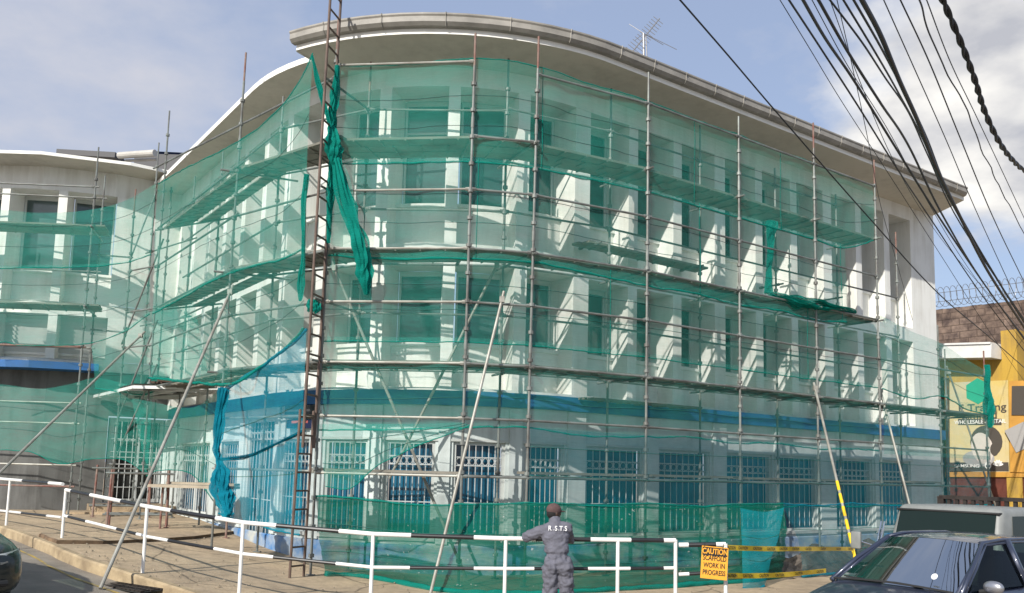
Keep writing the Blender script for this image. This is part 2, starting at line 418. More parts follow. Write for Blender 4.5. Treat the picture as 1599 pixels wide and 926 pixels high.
M['stone'] = mat('grey_stone_chips', (0.30, 0.25, 0.18), 0.9, 0, 0.5, 9)
rnd = random.Random(3); b = MB()
for i in range(420):
    if i % 3 == 0: x = rnd.uniform(-9, 3); kk = min(kp, key=lambda q: abs(q[0] - x)); y = kk[1] + abs(rnd.gauss(0, 0.5)) + 0.2
    else: x = rnd.uniform(-9, 5); y = rnd.uniform(12.2, 19)
    kk = min(kp, key=lambda q: abs(q[0] - x))
    if y < kk[1] + 0.18: continue
    r = rnd.uniform(0.008, 0.028); z = G(x) + 0.012
    vs = [(x + r * cos(a) * rnd.uniform(0.6, 1.2), y + r * sin(a) * rnd.uniform(0.6, 1.2), z) for a in [2 * pi * q / 6 for q in range(6)]]
    tp_ = [(vx * 0.5 + x * 0.5, vy * 0.5 + y * 0.5, z + r * rnd.uniform(0.4, 0.9)) for vx, vy, _ in vs]
    b.add(vs + tp_, [tuple(range(6, 12))] + [(q, (q + 1) % 6, 6 + (q + 1) % 6, 6 + q) for q in range(6)])
tag(b.build('gravel', 'stone'), 'stone chips and crumbs scattered over the tan pavement', 'gravel', kind='stuff')
# ------------------------------------------------------------------ the corner building
TR = Vector((1.16, 17.64, 0)); DR = Vector((0.8138, 0.5812, 0)); NR = Vector((0.5812, -0.8138, 0))
TL = Vector((-5.11, 18.68, 0)); DL = Vector((-0.5812, 0.8138, 0)); NL = Vector((-0.8138, -0.5812, 0))
CC = Vector((-1.45, 21.30, 0)); RAD_C = 4.5
ARC = RAD_C * pi / 2
A0, A1 = -54.45, 35.53
def ang_u(a): return -ARC * (A1 - a) / (A1 - A0)
def PU(u, off=0.0, z=0.0):
    """point on the facade: u>0 along the right wing, -ARC..0 round the corner, u<-ARC along the left wing"""
    if u >= 0: p = TR + DR * u + NR * off
    elif u > -ARC:
        a = RAD(A1 + (A1 - A0) * u / ARC)
        p = CC + Vector((sin(a), -cos(a), 0)) * (RAD_C + off)
    else: p = TL + DL * (-u - ARC) + NL * off
    return Vector((p.x, p.y, z))
def uL(s): return -ARC - s
U0, U1 = uL(11.2), 14.25
Z_BASE, Z_BB, Z_BT = -2.5, 1.22, 1.50
Z_R1B, Z_R1T, Z_R2B, Z_R2T, Z_TOP = 1.56, 4.02, 4.42, 7.66, 8.06
REC = [(uL(0.02 + 1.43 * k + 1.15), uL(0.02 + 1.43 * k)) for k in range(5, -1, -1)]
REC += [(ang_u(a), ang_u(c)) for a, c in ((-50.8, -35.9), (-32.6, -17.7), (-14.4, 0.6), (3.6, 18.9), (22.2, 36.0 + 0.0))]
REC[-1] = (REC[-1][0], 0.08)
for g in range(3):
    for k in range(3):
        s0 = 0.49 + 4.27 * g + 1.39 * k
        REC.append((s0, s0 + 1.12))
REC.append((0.49 + 4.27 * 3 - 0.0 - 1.39 * 0 + 0.0, 0.49 + 4.27 * 3 + 0.01)) if False else None
def ulist(u0, u1):
    us = [u0]
    if u0 < 0 and u1 > -ARC:
        n = max(1, int((min(u1, 0) - max(u0, -ARC)) / 0.3))
        for i in range(n + 1): us.append(max(u0, -ARC) + (min(u1, 0) - max(u0, -ARC)) * i / n)
    us.append(u1)
    out = []
    for u in us:
        if not out or u - out[-1] > 1e-4: out.append(u)
    return out
def strip(mb, u0, u1, z0, z1, o0=0.0, o1=None, P=PU):
    o1 = o0 if o1 is None else o1
    us = ulist(u0, u1) if P is PU or P.__name__ == 'PUE' else [u0 + (u1 - u0) * i / 6 for i in range(7)]
    mb.grid([[P(u, o0, z0) for u in us], [P(u, o1, z1) for u in us]])
bld = empty('corner_building', (0, 20, -2), 'white three storey corner building with a rounded front and deep set windows, wrapped in scaffolding', 'building')
bld.location = (0, 0, 0)
wl = MB()
DW, DP = 0.72, 0.48                         # depth of the windows and of the panels under them
WIN = []
def recess_floor(mb, recs, zb, zt, sill, P=PU, u0=U0, u1=U1):
    cur = u0
    for a, c in recs:
        strip(mb, cur, a, zb, zt, 0, P=P); cur = c
        for e in (a, c):
            mb.quad(P(e, 0, zb), P(e, -DW - 0.05, zb), P(e, -DW - 0.05, zt), P(e, 0, zt))
        strip(mb, a, c, zb, sill, -DP, P=P)                               # panel under the window
        strip(mb, a, c, sill, sill, -DP + 0.05, -DW - 0.05, P=P)          # ledge
        strip(mb, a, c, sill - 0.07, sill, -DP + 0.05, P=P)
        strip(mb, a, c, sill - 0.07, sill - 0.07, -DP + 0.05, -DP, P=P)
        strip(mb, a, c, zb, zb, 0, -DP, P=P); strip(mb, a, c, zt, zt, 0, -DW - 0.05, P=P)
        WIN.append((a, c, sill, zt, P))
    strip(mb, cur, u1, zb, zt, 0, P=P)
recess_floor(wl, REC, Z_R1B, Z_R1T, 2.50)
recess_floor(wl, REC, Z_R2B, Z_R2T, 5.36)
strip(wl, U0, U1, Z_BT, Z_R1B, 0); strip(wl, U0, U1, Z_R1T, Z_R2B, 0); strip(wl, U0, U1, Z_R2T, Z_TOP, 0)
# end wall of the right wing, running back from the street
E0, E1 = PU(U1, 0, Z_BT - 0.3), PU(U1, -9, Z_BT - 0.3)
wl.quad(PU(U1, 0, Z_BASE), PU(U1, -9, Z_BASE), PU(U1, -9, Z_TOP), PU(U1, 0, Z_TOP))
wl.build('wall', 'wall', bld)

# ground floor wall with its window openings
GW = [(uL(6.85), uL(4.15), -1.30, 0.50, 2), (uL(3.3), uL(1.95), -1.30, 0.52, 1), (uL(1.5), uL(-0.25), -1.75, 1.00, 2),
      (ang_u(-47.5), ang_u(-35.2), -1.30, 0.53, 1), (ang_u(-29.5), ang_u(-17.0), -1.30, 0.53, 1), (ang_u(-12.4), ang_u(0.2), -1.30, 0.53, 1),
      (ang_u(4.6), ang_u(17.7), -1.30, 0.53, 1), (ang_u(22.6), ang_u(34.5), -1.30, 0.53, 1)]
for a, c in ((0.5, 2.12), (2.58, 4.22), (4.79, 6.45), (6.72, 8.27), (9.04, 10.71), (11.01, 12.62)):
    GW.append((a, c, -1.30, 0.54, 1))
gw = MB()
cur = U0
for a, c, zb, zt, n in GW:
    strip(gw, cur, a, Z_BASE, Z_BB, 0); cur = c
    strip(gw, a, c, Z_BASE, zb, 0); strip(gw, a, c, zt, Z_BB, 0)
    for e in (a, c): gw.quad(PU(e, 0, zb), PU(e, -0.2, zb), PU(e, -0.2, zt), PU(e, 0, zt))
    strip(gw, a, c, zt, zt, 0, -0.2); strip(gw, a, c, zb, zb, 0, -0.2)
strip(gw, cur, U1, Z_BASE, Z_BB, 0)
gw.build('ground_floor_wall', 'lowwall', bld)
# flat pilasters between the ground floor windows
prev = None
for a, c, zb, zt, n in GW:
    if prev is not None and a - prev > 0.2:
        m0, m1 = prev + 0.06, a - 0.06
        if m1 - m0 > 0.9: m0, m1 = (m0 + m1) / 2 - 0.3, (m0 + m1) / 2 + 0.3
        pl = MB()
        strip(pl, m0, m1, -1.42, Z_BB - 0.02, 0.05)
        for e in (m0, m1): pl.quad(PU(e, 0, -1.42), PU(e, 0.05, -1.42), PU(e, 0.05, Z_BB - 0.02), PU(e, 0, Z_BB - 0.02))
        pl.build('pilaster', 'lowwall', bld)
    prev = c
pp = MB()
strip(pp, uL(5.2), U1, Z_BASE, -1.46, 0.06); strip(pp, uL(5.2), U1, -1.46, -1.44, 0.06, 0.03); strip(pp, uL(5.2), U1, -1.44, -1.44, 0.03, 0)
pp.build('plinth', 'peel', bld)
bd = MB()
strip(bd, U0 + 3.2, U1 + 0.1, Z_BB, Z_BT, 0.12); strip(bd, U0 + 3.2, U1 + 0.1, Z_BT, Z_BT, 0.12, -0.02); strip(bd, U0 + 3.2, U1 + 0.1, Z_BB, Z_BB, 0.12, -0.02)
bd.quad(PU(U1 + 0.1, 0.12, Z_BB), PU(U1 + 0.1, -0.02, Z_BB), PU(U1 + 0.1, -0.02, Z_BT), PU(U1 + 0.1, 0.12, Z_BT))
bd.build('blue_band', 'blue', bld)

# windows
def win_upper(a, c, z0, z1, P, parent):
    a += 0.03; c -= 0.03; z0 += 0.01; z1 -= 0.01
    m = (a + c) / 2; o = -DW
    f = MB()
    def bar(u0, u1, za, zb, off=o):
        p0 = P(u0, off, 0); p1 = P(u1, off, 0); d = (p1 - p0); n = Vector((d.y, -d.x, 0)).normalized()
        q = [(p0.x, p0.y), (p1.x, p1.y), (p1.x - n.x * 0.05, p1.y - n.y * 0.05), (p0.x - n.x * 0.05, p0.y - n.y * 0.05)]
        f.prism(q, za, zb)
    tw = 0.055
    bar(a, a + tw, z0, z1); bar(c - tw, c, z0, z1)
    bar(a + tw, c - tw, z1 - 0.10, z1); bar(a + tw, c - tw, z0, z0 + 0.06)
    if z1 - z0 > 1.9: bar(a + tw, c - tw, z1 - 0.72, z1 - 0.67)
    fo = f.build('window', 'frame', parent)
    g = MB(); g.quad(P(a + tw, o - 0.03, z0 + 0.05), P(c - tw, o - 0.03, z0 + 0.05), P(c - tw, o - 0.03, z1 - 0.09), P(a + tw, o - 0.03, z1 - 0.09))
    g.build('pane', 'glass', fo)
    return fo
for a, c, z0, z1, P in WIN: win_upper(a, c, z0, z1 - 0.0, P, bld)
def win_lower(a, c, z0, z1, n, parent, P=PU, name='window'):
    f = MB(); tw = 0.06
    def bar(u0, u1, za, zb, off=-0.05, th=0.06):
        p0 = P(u0, off, 0); p1 = P(u1, off, 0); d = (p1 - p0); nn = Vector((d.y, -d.x, 0)).normalized() * th
        f.prism([(p0.x, p0.y), (p1.x, p1.y), (p1.x - nn.x, p1.y - nn.y), (p0.x - nn.x, p0.y - nn.y)], za, zb)
    bar(a, a + tw, z0, z1); bar(c - tw, c, z0, z1); bar(a + tw, c - tw, z1 - tw, z1); bar(a + tw, c - tw, z0, z0 + tw)
    if n > 1: bar((a + c) / 2 - 0.05, (a + c) / 2 + 0.05, z0 + tw, z1 - tw)
    bar(a - 0.07, c + 0.07, z1, z1 + 0.05, off=0.035, th=0.034); bar(a - 0.05, c + 0.05, z0 - 0.07, z0, off=0.06, th=0.055)
    fo = f.build(name, 'frame', parent)
    g = MB(); g.quad(P(a + tw, -0.17, z0 + tw), P(c - tw, -0.17, z0 + tw), P(c - tw, -0.17, z1 - tw), P(a + tw, -0.17, z1 - tw))
    g.build('pane', 'blueglass', fo)
    k = MB(); nb = max(7, int((c - a - 2 * tw) / 0.185)); rr = 0.0105
    for i in range(1, nb):
        u = a + tw + (c - a - 2 * tw) * i / nb
        k.tube(P(u, -0.08, z0 + tw), P(u, -0.08, z1 - tw), rr, 6)
    h = [z1 - 0.30, z1 - 0.46, z0 + 0.36 * (z1 - z0)]
    for z in h:
        k.poly([P(a + tw + (c - a - 2 * tw) * i / 4, -0.08, z) for i in range(5)], 0.013, 6)
    for i in range(nb):
        u = a + tw + (c - a - 2 * tw) * (i + 0.5) / nb; hw = (c - a - 2 * tw) / nb / 2 * 0.82
        k.poly([P(u + hw * cos(t), -0.08, (h[0] + h[1]) / 2 + 0.068 * sin(t)) for t in [2 * pi * q / 10 for q in range(10)]], 0.008, 4, closed=True)
    k.build('grille', 'bars', fo)
for a, c, z0, z1, n in GW: win_lower(a, c, z0, z1, n, bld)

# roof slab, soffit, fascia and gutter
UG = ang_u(-30.5)                           # the gutter stops here; the left wing has a bare white fascia
OFR, OFL = 1.30, 0.84
UE = U1
def PUE(u, off=0.0, z=0.0):                          # the eave is cut off askew at the end of the right wing
    return PU(min(u, U1 + 0.04 - 0.56 * max(off, 0.0)) if u > 11 else u, off, z)
rf = MB()
def off_of(u): return OFR if u >= UG else OFL
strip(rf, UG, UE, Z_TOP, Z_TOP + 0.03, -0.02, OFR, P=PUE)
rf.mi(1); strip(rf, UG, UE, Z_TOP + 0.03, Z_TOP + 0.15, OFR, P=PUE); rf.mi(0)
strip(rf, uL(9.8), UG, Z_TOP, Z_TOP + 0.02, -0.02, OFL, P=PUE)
rf.mi(1); strip(rf, uL(9.8), UG, Z_TOP + 0.02, Z_TOP + 0.14, OFL, P=PUE)
rf.quad(PU(UG, OFL, Z_TOP), PU(UG, OFR, Z_TOP), PU(UG, OFR, Z_TOP + 0.15), PU(UG, OFL, Z_TOP + 0.15))
rf.mi(2)
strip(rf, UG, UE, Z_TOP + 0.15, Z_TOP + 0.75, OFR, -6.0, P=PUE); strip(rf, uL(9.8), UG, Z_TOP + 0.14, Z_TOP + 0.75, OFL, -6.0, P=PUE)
rf.mi(0)
e0, e1 = PUE(UE, OFR, Z_TOP + 0.03), PUE(UE, -0.0, Z_TOP)
rf.mi(1)
rf.quad(e0, e1, e1 + Vector((0, 0, 0.3)), e0 + Vector((0, 0, 0.12)))
rf.mi(0)
rf.quad(PU(U1, 0, Z_TOP), PU(U1, -9, Z_TOP), PU(U1, -9, Z_TOP + 0.6), PU(U1, 0, Z_TOP + 0.3))
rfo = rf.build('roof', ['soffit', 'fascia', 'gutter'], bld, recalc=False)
gt = MB()
for (o0, z0, o1, z1) in ((OFR + 0.005, 0.13, OFR + 0.10, 0.14), (OFR + 0.10, 0.14, OFR + 0.155, 0.20), (OFR + 0.155, 0.20, OFR + 0.155, 0.30), (OFR + 0.155, 0.30, OFR + 0.175, 0.33), (OFR + 0.175, 0.33, OFR + 0.175, 0.36), (OFR + 0.175, 0.36, OFR + 0.02, 0.365)):
    strip(gt, UG - 0.03, UE, Z_TOP + z0, Z_TOP + z1, o0, o1, P=PUE)
for e in (UG - 0.03, UE):
    gt.add([PUE(e, o, Z_TOP + z) for o, z in ((OFR + 0.005, 0.13), (OFR + 0.10, 0.14), (OFR + 0.155, 0.20), (OFR + 0.155, 0.30), (OFR + 0.175, 0.36), (OFR + 0.02, 0.365))], [(0, 1, 2, 3, 4, 5)])
for i in range(26):                                        # joint straps
    u = UG + 0.6 + i * 0.92
    if u < U1 - 1.0:
        gt.poly([PU(u, OFR + o, Z_TOP + z) for o, z in ((0.02, 0.128), (0.103, 0.135), (0.16, 0.198), (0.16, 0.30), (0.181, 0.33), (0.181, 0.368))], 0.012, 4)
gt.build('gutter', 'gutter', rfo)

# ------------------------------------------------------------------ the annex on the left
CA = Vector((-14.4, 30.65, 0)); RA = 6.53
def PA(u, off=0.0, z=0.0):                                 # u is the angle in degrees, 0 faces the street
    a = RAD(u); p = CA + Vector((sin(a), -cos(a), 0)) * (RA + off)
    return Vector((p.x, p.y, z))
anx = empty('annex_building', (0, 0, 0), 'lower white building with a convex front and shallow curved eave at the left edge', 'building')
AREC = [(-45.0, -33.4), (-31.3, -19.7), (-15.6 - 2.0 + 4.0, -2.0), (0.0, 11.6), (13.7, 25.1)]
aw = MB()
WIN.clear()
AU0, AU1 = -60, 41.5
recess_floor(aw, AREC, 4.42, 7.64, 5.38, PA, AU0, AU1)
upper_n = len(WIN)
recess_floor(aw, AREC, 2.80, 4.06, 3.0, PA, AU0, AU1)
strip(aw, AU0, AU1, 4.06, 4.42, 0, P=PA); strip(aw, AU0, AU1, 7.64, 8.32, 0, P=PA); strip(aw, AU0, AU1, 2.5, 2.80, 0, P=PA)
aw.build('wall', 'wall', anx)
M['slat'] = wall_paint('shutter_paint', (0.55, 0.57, 0.54), (0.4, 0.4, 0.38), 0.5)
for i, (a, c, z0, z1, P) in enumerate(WIN):
    da = 0.25
    o = -DW
    if i < upper_n:
        f = MB()
        for (ua, ub, za, zb) in ((a + da, a + 3 * da, z0, z1), (c - 3 * da, c - da, z0, z1), (a + 3 * da, c - 3 * da, z1 - 0.12, z1), (a + 3 * da, c - 3 * da, z0, z0 + 0.06)):
            p0 = P(ua, o, 0); p1 = P(ub, o, 0); d = p1 - p0; nn = Vector((d.y, -d.x, 0)).normalized() * 0.05
            f.prism([(p0.x, p0.y), (p1.x, p1.y), (p1.x - nn.x, p1.y - nn.y), (p0.x - nn.x, p0.y - nn.y)], za, zb)
        fo = f.build('window', 'frame', anx)
        g = MB(); g.quad(P(a + da, o - 0.03, z0), P(c - da, o - 0.03, z0), P(c - da, o - 0.03, z1), P(a + da, o - 0.03, z1)); g.build('pane', 'glass', fo)
    else:
        f = MB(); n = 9
        for k in range(n):
            za = z0 + (z1 - z0) * k / n
            f.quad(P(a, -0.40, za), P(c, -0.40, za), P(c, -0.34, za + (z1 - z0) / n * 0.96), P(a, -0.34, za + (z1 - z0) / n * 0.96))
        f.build('shutter', 'slat', anx)
glw = MB()
strip(glw, AU0, 27.0, -2.2, 2.5, 0, P=PA)
strip(glw, 27.0, AU1, 1.25, 2.5, 0, P=PA)
for e in (27.0,): glw.quad(PA(e, 0, -2.2), PA(e, -0.5, -2.2), PA(e, -0.5, 1.25), PA(e, 0, 1.25))
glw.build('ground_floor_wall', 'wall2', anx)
cb = MB()
strip(cb, AU0, 24.0, 2.46, 2.66, 0.62, P=PA); strip(cb, AU0, 24.0, 2.66, 2.67, 0.62, -0.02, P=PA); strip(cb, AU0, 24.0, 2.46, 2.45, 0.62, -0.02, P=PA)
cb.quad(PA(24, 0.62, 2.46), PA(24, -0.02, 2.46), PA(24, -0.02, 2.66), PA(24, 0.62, 2.66))
cb.build('blue_canopy', 'blue', anx)
ar = MB()
strip(ar, AU0, AU1 + 3, 8.32, 8.33, -0.02, 1.0, P=PA)
ar.mi(1); strip(ar, AU0, AU1 + 3, 8.33, 8.42, 1.0, P=PA)
ar.mi(2); strip(ar, AU0, AU1 + 3, 8.42, 8.75, 1.0, -4.5, P=PA)
aro = ar.build('roof', ['soffit', 'fascia', 'gutter'], anx, recalc=False)
# entrance door in the hollow between the two buildings
dr = MB()
d0, d1 = PA(27.4, -0.12, 0), PA(40.6, -0.12, 0)
dd = (d1 - d0); dn = Vector((dd.y, -dd.x, 0)).normalized(); dl = dd.length; dd.normalize()
zb_, zt_ = -1.18, 1.22
def dbar(mb, s0, s1, za, zb, th=0.07, o=0.0):
    p0 = d0 + dd * s0 + dn * o; p1 = d0 + dd * s1 + dn * o; q = dn * th
    mb.prism([(p0.x, p0.y), (p1.x, p1.y), (p1.x - q.x, p1.y - q.y), (p0.x - q.x, p0.y - q.y)], za, zb)
dbar(dr, 0, 0.14, zb_, zt_, 0.12); dbar(dr, dl - 0.1, dl, zb_, zt_); dbar(dr, dl * 0.52, dl * 0.52 + 0.09, zb_, zt_ - 0.1); dbar(dr, 0.14, dl - 0.1, zt_ - 0.1, zt_)
dbar(dr, 0.14, dl - 0.1, zt_ - 0.66, zt_ - 0.6); dbar(dr, 0.14, dl - 0.1, zb_, zb_ + 0.1)
do = dr.build('door', 'bars', anx)
g = MB(); a_ = d0 - dn * 0.16; b_ = d1 - dn * 0.16
g.quad((a_.x, a_.y, zb_), (b_.x, b_.y, zb_), (b_.x, b_.y, zt_), (a_.x, a_.y, zt_)); g.build('pane', 'dark', do)
g = MB()
for i in range(1, 9):
    p = d0 + dd * (dl * i / 9) + dn * 0.04
    g.tube((p.x, p.y, zb_ + 0.05), (p.x, p.y, zt_ - 0.05), 0.012, 6)
for z in (-0.75, -0.1, 0.1, 0.25, 0.62):
    p = d0 + dn * 0.04; q = d1 + dn * 0.04
    g.tube((p.x, p.y, z), (q.x, q.y, z), 0.014, 6)
g.build('grille', 'bars', do)
st = MB(); c_ = PA(33, 0.75, 0)
st.box((c_.x, c_.y, -1.42), (2.1, 1.7, 0.42), RAD(33)); st.box((c_.x - 0.3, c_.y - 0.9, -1.5), (2.0, 0.9, 0.3), RAD(20))
st.build('door_step', 'pave', anx)

# ------------------------------------------------------------------ scaffolding
M['tube'] = mat('scaffold_tube_steel', (0.215, 0.24, 0.225), 0.5, 0.2, 0, 2.2, c2=(0.115, 0.11, 0.10), bump=0.1, bscale=30)
M['tubepale'] = mat('galvanised_tube', (0.36, 0.36, 0.32), 0.5, 0.2, 0, 3, c2=(0.22, 0.205, 0.175))
M['rust'] = mat('rusty_red_tube', (0.17, 0.055, 0.042), 0.7, 0, 0, 5, c2=(0.22, 0.16, 0.13))
M['deck'] = mat('weathered_scaffold_board', (0.24, 0.225, 0.185), 0.8, 0, 0, 1.5, c2=(0.14, 0.13, 0.11), bump=0.3, bscale=25, stretch=(1, 1, 6))
M['ladder'] = mat('ladder_steel', (0.15, 0.10, 0.075), 0.6, 0.1, 0, 3, c2=(0.075, 0.05, 0.04))
TRD = 0.0245
def h_at(px, py, plan):                                    # height of a pixel on the vertical line through plan
    r = ray(px, py); return r.z * hypot(plan[0], plan[1]) / hypot(r.x, r.y)
def xy(p): return (p[0], p[1])
def standard(par, plan, ztop, zbot=None, lean=(0, 0), top_red=False):
    zb = G(plan[0]) if zbot is None else zbot
    mb = MB()
    def P(z): return Vector((plan[0] + lean[0] * z, plan[1] + lean[1] * z, z))
    zr = ztop - 0.62
    mb.mi(0); mb.tube(P(zb + 0.02), P(zr), TRD, 8)
    mb.mi(1 if top_red else 0); mb.tube(P(zr), P(ztop), TRD * 0.86, 8); mb.mi(0)
    z = math.ceil((zb + 0.3) / 0.5) * 0.5 - 0.08
    while z < zr:
        mb.tube(P(z), P(z + 0.06), TRD * 2.05, 8)
        z += 0.5
    for z in (zb + 2.0, zb + 4.05, zb + 6.1, zb + 8.1):
        if z < zr: mb.tube(P(z), P(z + 0.2), TRD * 1.3, 8)
    if zbot is None: mb.box((P(zb).x, P(zb).y, zb + 0.008), (0.14, 0.14, 0.014))
    return mb.build('standard', ['tube', 'rust'], par, smooth=False)
def ledger(par, a, b, z, z2=None, ext=(0.0, 0.0), m='tube', name='ledger'):
    a = Vector((a[0], a[1], z)); b = Vector((b[0], b[1], z if z2 is None else z2)); d = (b - a).normalized()
    mb = MB(); a2 = a - d * ext[0]; b2 = b + d * ext[1]
    mb.tube(a2, b2, TRD * 0.92, 8)
    for p, s in ((a, 1), (b, -1)): mb.tube(p + d * (0.02 * s), p + d * (0.09 * s), TRD * 1.45, 6)
    return mb.build(name, m, par)
def deck(par, o0, i0, o1, i1, z, wfr=(0.06, 0.94), nb=3, over=0.12, th=0.045):
    o0, i0, o1, i1 = (Vector((p[0], p[1], z)) for p in (o0, i0, o1, i1))
    mb = MB(); d = (o1 - o0).normalized()
    for k in range(nb):
        ta = wfr[0] + (wfr[1] - wfr[0]) * k / nb; tb = wfr[0] + (wfr[1] - wfr[0]) * (k + 0.95) / nb
        jz = random.uniform(-0.008, 0.012); j0 = random.uniform(-0.1, 0.15); j1 = random.uniform(-0.1, 0.15)
        A, B = o0.lerp(i0, ta) - d * (over + j0), o1.lerp(i1, ta) + d * (over + j1)
        C, D_ = o0.lerp(i0, tb) - d * (over + j0), o1.lerp(i1, tb) + d * (over + j1)
        up = Vector((0, 0, th)); jj = Vector((0, 0, jz))
        vs = [A + jj, B + jj, D_ + jj, C + jj]; vs += [v + up for v in vs]
        mb.add(vs, ((0, 3, 2, 1), (4, 5, 6, 7), (0, 1, 5, 4), (1, 2, 6, 5), (2, 3, 7, 6), (3, 0, 4, 7)))
        n = max(2, int((B - A).length / 0.45))
        for q in range(1, n):                                # stiffening ribs seen from below
            p0 = A.lerp(B, q / n); p1 = C.lerp(D_, q / n); dn_ = Vector((0, 0, -0.012)) + jj
            mb.beam(p0 + dn_, p1 + dn_, 0.03, 0.02)
    return mb.build('deck', 'deck', par)

def RW(s, off): return xy(TR + DR * s + NR * off)
Q0o, Q0i = (-3.40, 15.42), (-2.95, 16.50)
Q1o, Q1i = (-0.82, 15.12), (-1.1, 16.28)
Q2o, Q2i = (0.31, 15.35), (-0.22, 16.40)
RS = [0.50, 3.20, 5.85, 8.33, 11.1, 13.5]
Ro = [RW(s, 1.72) for s in RS]; Ri = [RW(s, 0.62) for s in RS]
# corner scaffold
sc1 = empty('scaffold', (0, 0, 0), 'steel tube scaffold bays curving round the building corner beside the tall ladder', 'scaffold', None)
standard(sc1, Q0o, h_at(527, 28, Q0o), top_red=True); standard(sc1, Q0i, h_at(581, 97, Q0i), top_red=True)
standard(sc1, Q1o, h_at(744, 52, Q1o), top_red=True)
standard(sc1, Q2o, h_at(838, 57, Q2o), top_red=True, lean=(0.004, 0.0)); standard(sc1, Q2i, h_at(790, 87, Q2i))
for z in (7.38, 5.97, 4.98, 3.9, 2.93, 1.84, 0.88, -0.12):
    if z != 5.97: ledger(sc1, Q0o, Q1o, z, m='tubepale')
    if z < 7: ledger(sc1, Q1o, Q2o, z)
for z in (7.0, 4.98, 3.9, 2.93, 1.84, -0.12):
    ledger(sc1, Q0i, Q2i, z)
    if z not in (-0.12,): ledger(sc1, Q0o, Q0i, z, ext=(0.3, 0.1), name='transom')
for z in (5.94, 3.87, 1.81):
    ledger(sc1, Q2o, Q2i, z, ext=(0.15, 0.35), name='transom'); ledger(sc1, Q1o, Q1i, z, name='transom')
    deck(sc1, Q0o, Q0i, Q1o, Q1i, z + 0.03, wfr=(0.1, 0.95)); deck(sc1, Q1o, Q1i, Q2o, Q2i, z + 0.035, wfr=(0.1, 0.9), over=0.02)
deck(sc1, Q0o, Q0i, Q1o, Q1i, -0.1, wfr=(0.0, 0.35), nb=1)
# right wing scaffold
sc2 = empty('scaffold', (0, 0, 0), 'long run of steel scaffold bays along the right wing with boarded lifts', 'scaffold', None)
topo = [h_at(1012, 113, Ro[0]), h_at(1150.6, 182, Ro[1]), h_at(1268, 192, Ro[2]), h_at(1362, 250, Ro[3])]
topi = [h_at(957, 138, Ri[0]), h_at(1096, 195, Ri[1]), h_at(1213, 262, Ri[2]), h_at(1309, 303, Ri[3]), h_at(1404, 362, Ri[4])]
for k in range(4):
    standard(sc2, Ro[k], topo[k], top_red=k >= 2); standard(sc2, Ri[k], topi[k])
standard(sc2, Ri[4], topi[4], top_red=True); standard(sc2, Ro[4], h_at(1458, 508, Ro[4]))
standard(sc2, Ri[5], h_at(1476, 545, Ri[5])); standard(sc2, Ro[5], h_at(1531, 548, Ro[5]), top_red=True)
seq_o = [Q2o] + Ro; seq_i = [Q2i] + Ri
for k in range(6):
    for z in (7.28, 4.98, 3.9, 2.93, 1.84, 0.88, -0.12):
        if z > 7 and k == 4: continue
        if k == 4 and z > 3.5 or k == 5 and z > 3.2: continue
        ledger(sc2, seq_o[k], seq_o[k + 1], z)
    for z in (7.05, 5.97, 4.98, 3.9, 2.93, 1.84, -0.12):
        if k == 4 and z > 5.1 or k == 5 and z > 3.2: continue
        if k < 5 or z in (1.84,): ledger(sc2, seq_i[k], seq_i[k + 1], z)
for k in range(6):
    for z in (5.94, 3.87, 1.81):
        if k >= 4 and z > 2: continue
        ledger(sc2, Ro[k], Ri[k], z, ext=(0.15, 0.3), name='transom')
for z in (5.97, 3.9, 1.84):
    for k in range(6):
        if k >= 4 and z > 2: continue
        deck(sc2, seq_o[k], seq_i[k], seq_o[k + 1], seq_i[k + 1], z, wfr=(0.10, 0.85), nb=3)
for k in range(5):
    deck(sc2, seq_o[k], seq_i[k], seq_o[k + 1], seq_i[k + 1], -0.06, wfr=(0.02, 0.28), nb=1)
HU = [(RW(0.1, 0.55), RW(0.1, 0.05), RW(3.35, 0.55), RW(3.35, 0.05), 4.62), (RW(0.2, 0.55), RW(0.2, 0.1), RW(3.2, 0.55), RW(3.2, 0.1), 1.45)]
for a, b_, c, d, z in HU: deck(sc2, a, b_, c, d, z, wfr=(0, 0.9), nb=2)
for s in (0.2, 3.2, 6.0, 8.4): ledger(sc2, RW(s, 0.62), RW(s, 0.02), 4.62, ext=(0.1, 0), name='bracket')
# left wing scaffold
L1o = (-5.75, 17.28); L1i = xy(at_pl(428, 400, TL + NL * 0.5, NL))
L2o = xy(at_pl(248, 400, TL + NL * 1.4, NL)); L2i = xy(at_pl(338, 400, TL + NL * 0.5, NL))
L3o = xy(at_pl(235, 400, TL + NL * 1.0, NL)); L3i = xy(at_pl(296, 400, TL + NL * 0.5, NL)); L4i = xy(at_pl(260, 400, TL + NL * 0.45, NL))
L4o = xy(at_D(204, 400, 22.6))
sc3 = empty('scaffold', (0, 0, 0), 'steel scaffold against the left wing behind the torn green net above the entrance', 'scaffold', None)
standard(sc3, L1o, h_at(386, 83, L1o), lean=(0.006, 0.0), top_red=True); standard(sc3, L1i, h_at(438, 150, L1i))
standard(sc3, L2o, h_at(259, 172, L2o)); standard(sc3, L2i, h_at(344, 236, L2i))
standard(sc3, L3o, h_at(243, 222, L3o)); standard(sc3, L3i, h_at(303, 275, L3i)); standard(sc3, L4i, h_at(262, 260, L4i))
standard(sc3, L4o, h_at(208, 295, L4o), top_red=True)
for z in (4.98, 3.87, 2.93, 1.84, 0.88, -0.1):
    ledger(sc3, Q0o, L1o, z, ext=(0, 0.15), m='tubepale' if z < 1 else 'tube')
ledger(sc3, Q0o, L2o, h_at(505, 118, Q0o), h_at(255, 253, L2o), ext=(0.1, 0.9)); ledger(sc3, L1o, L2o, 6.02, ext=(0.5, 0.3))
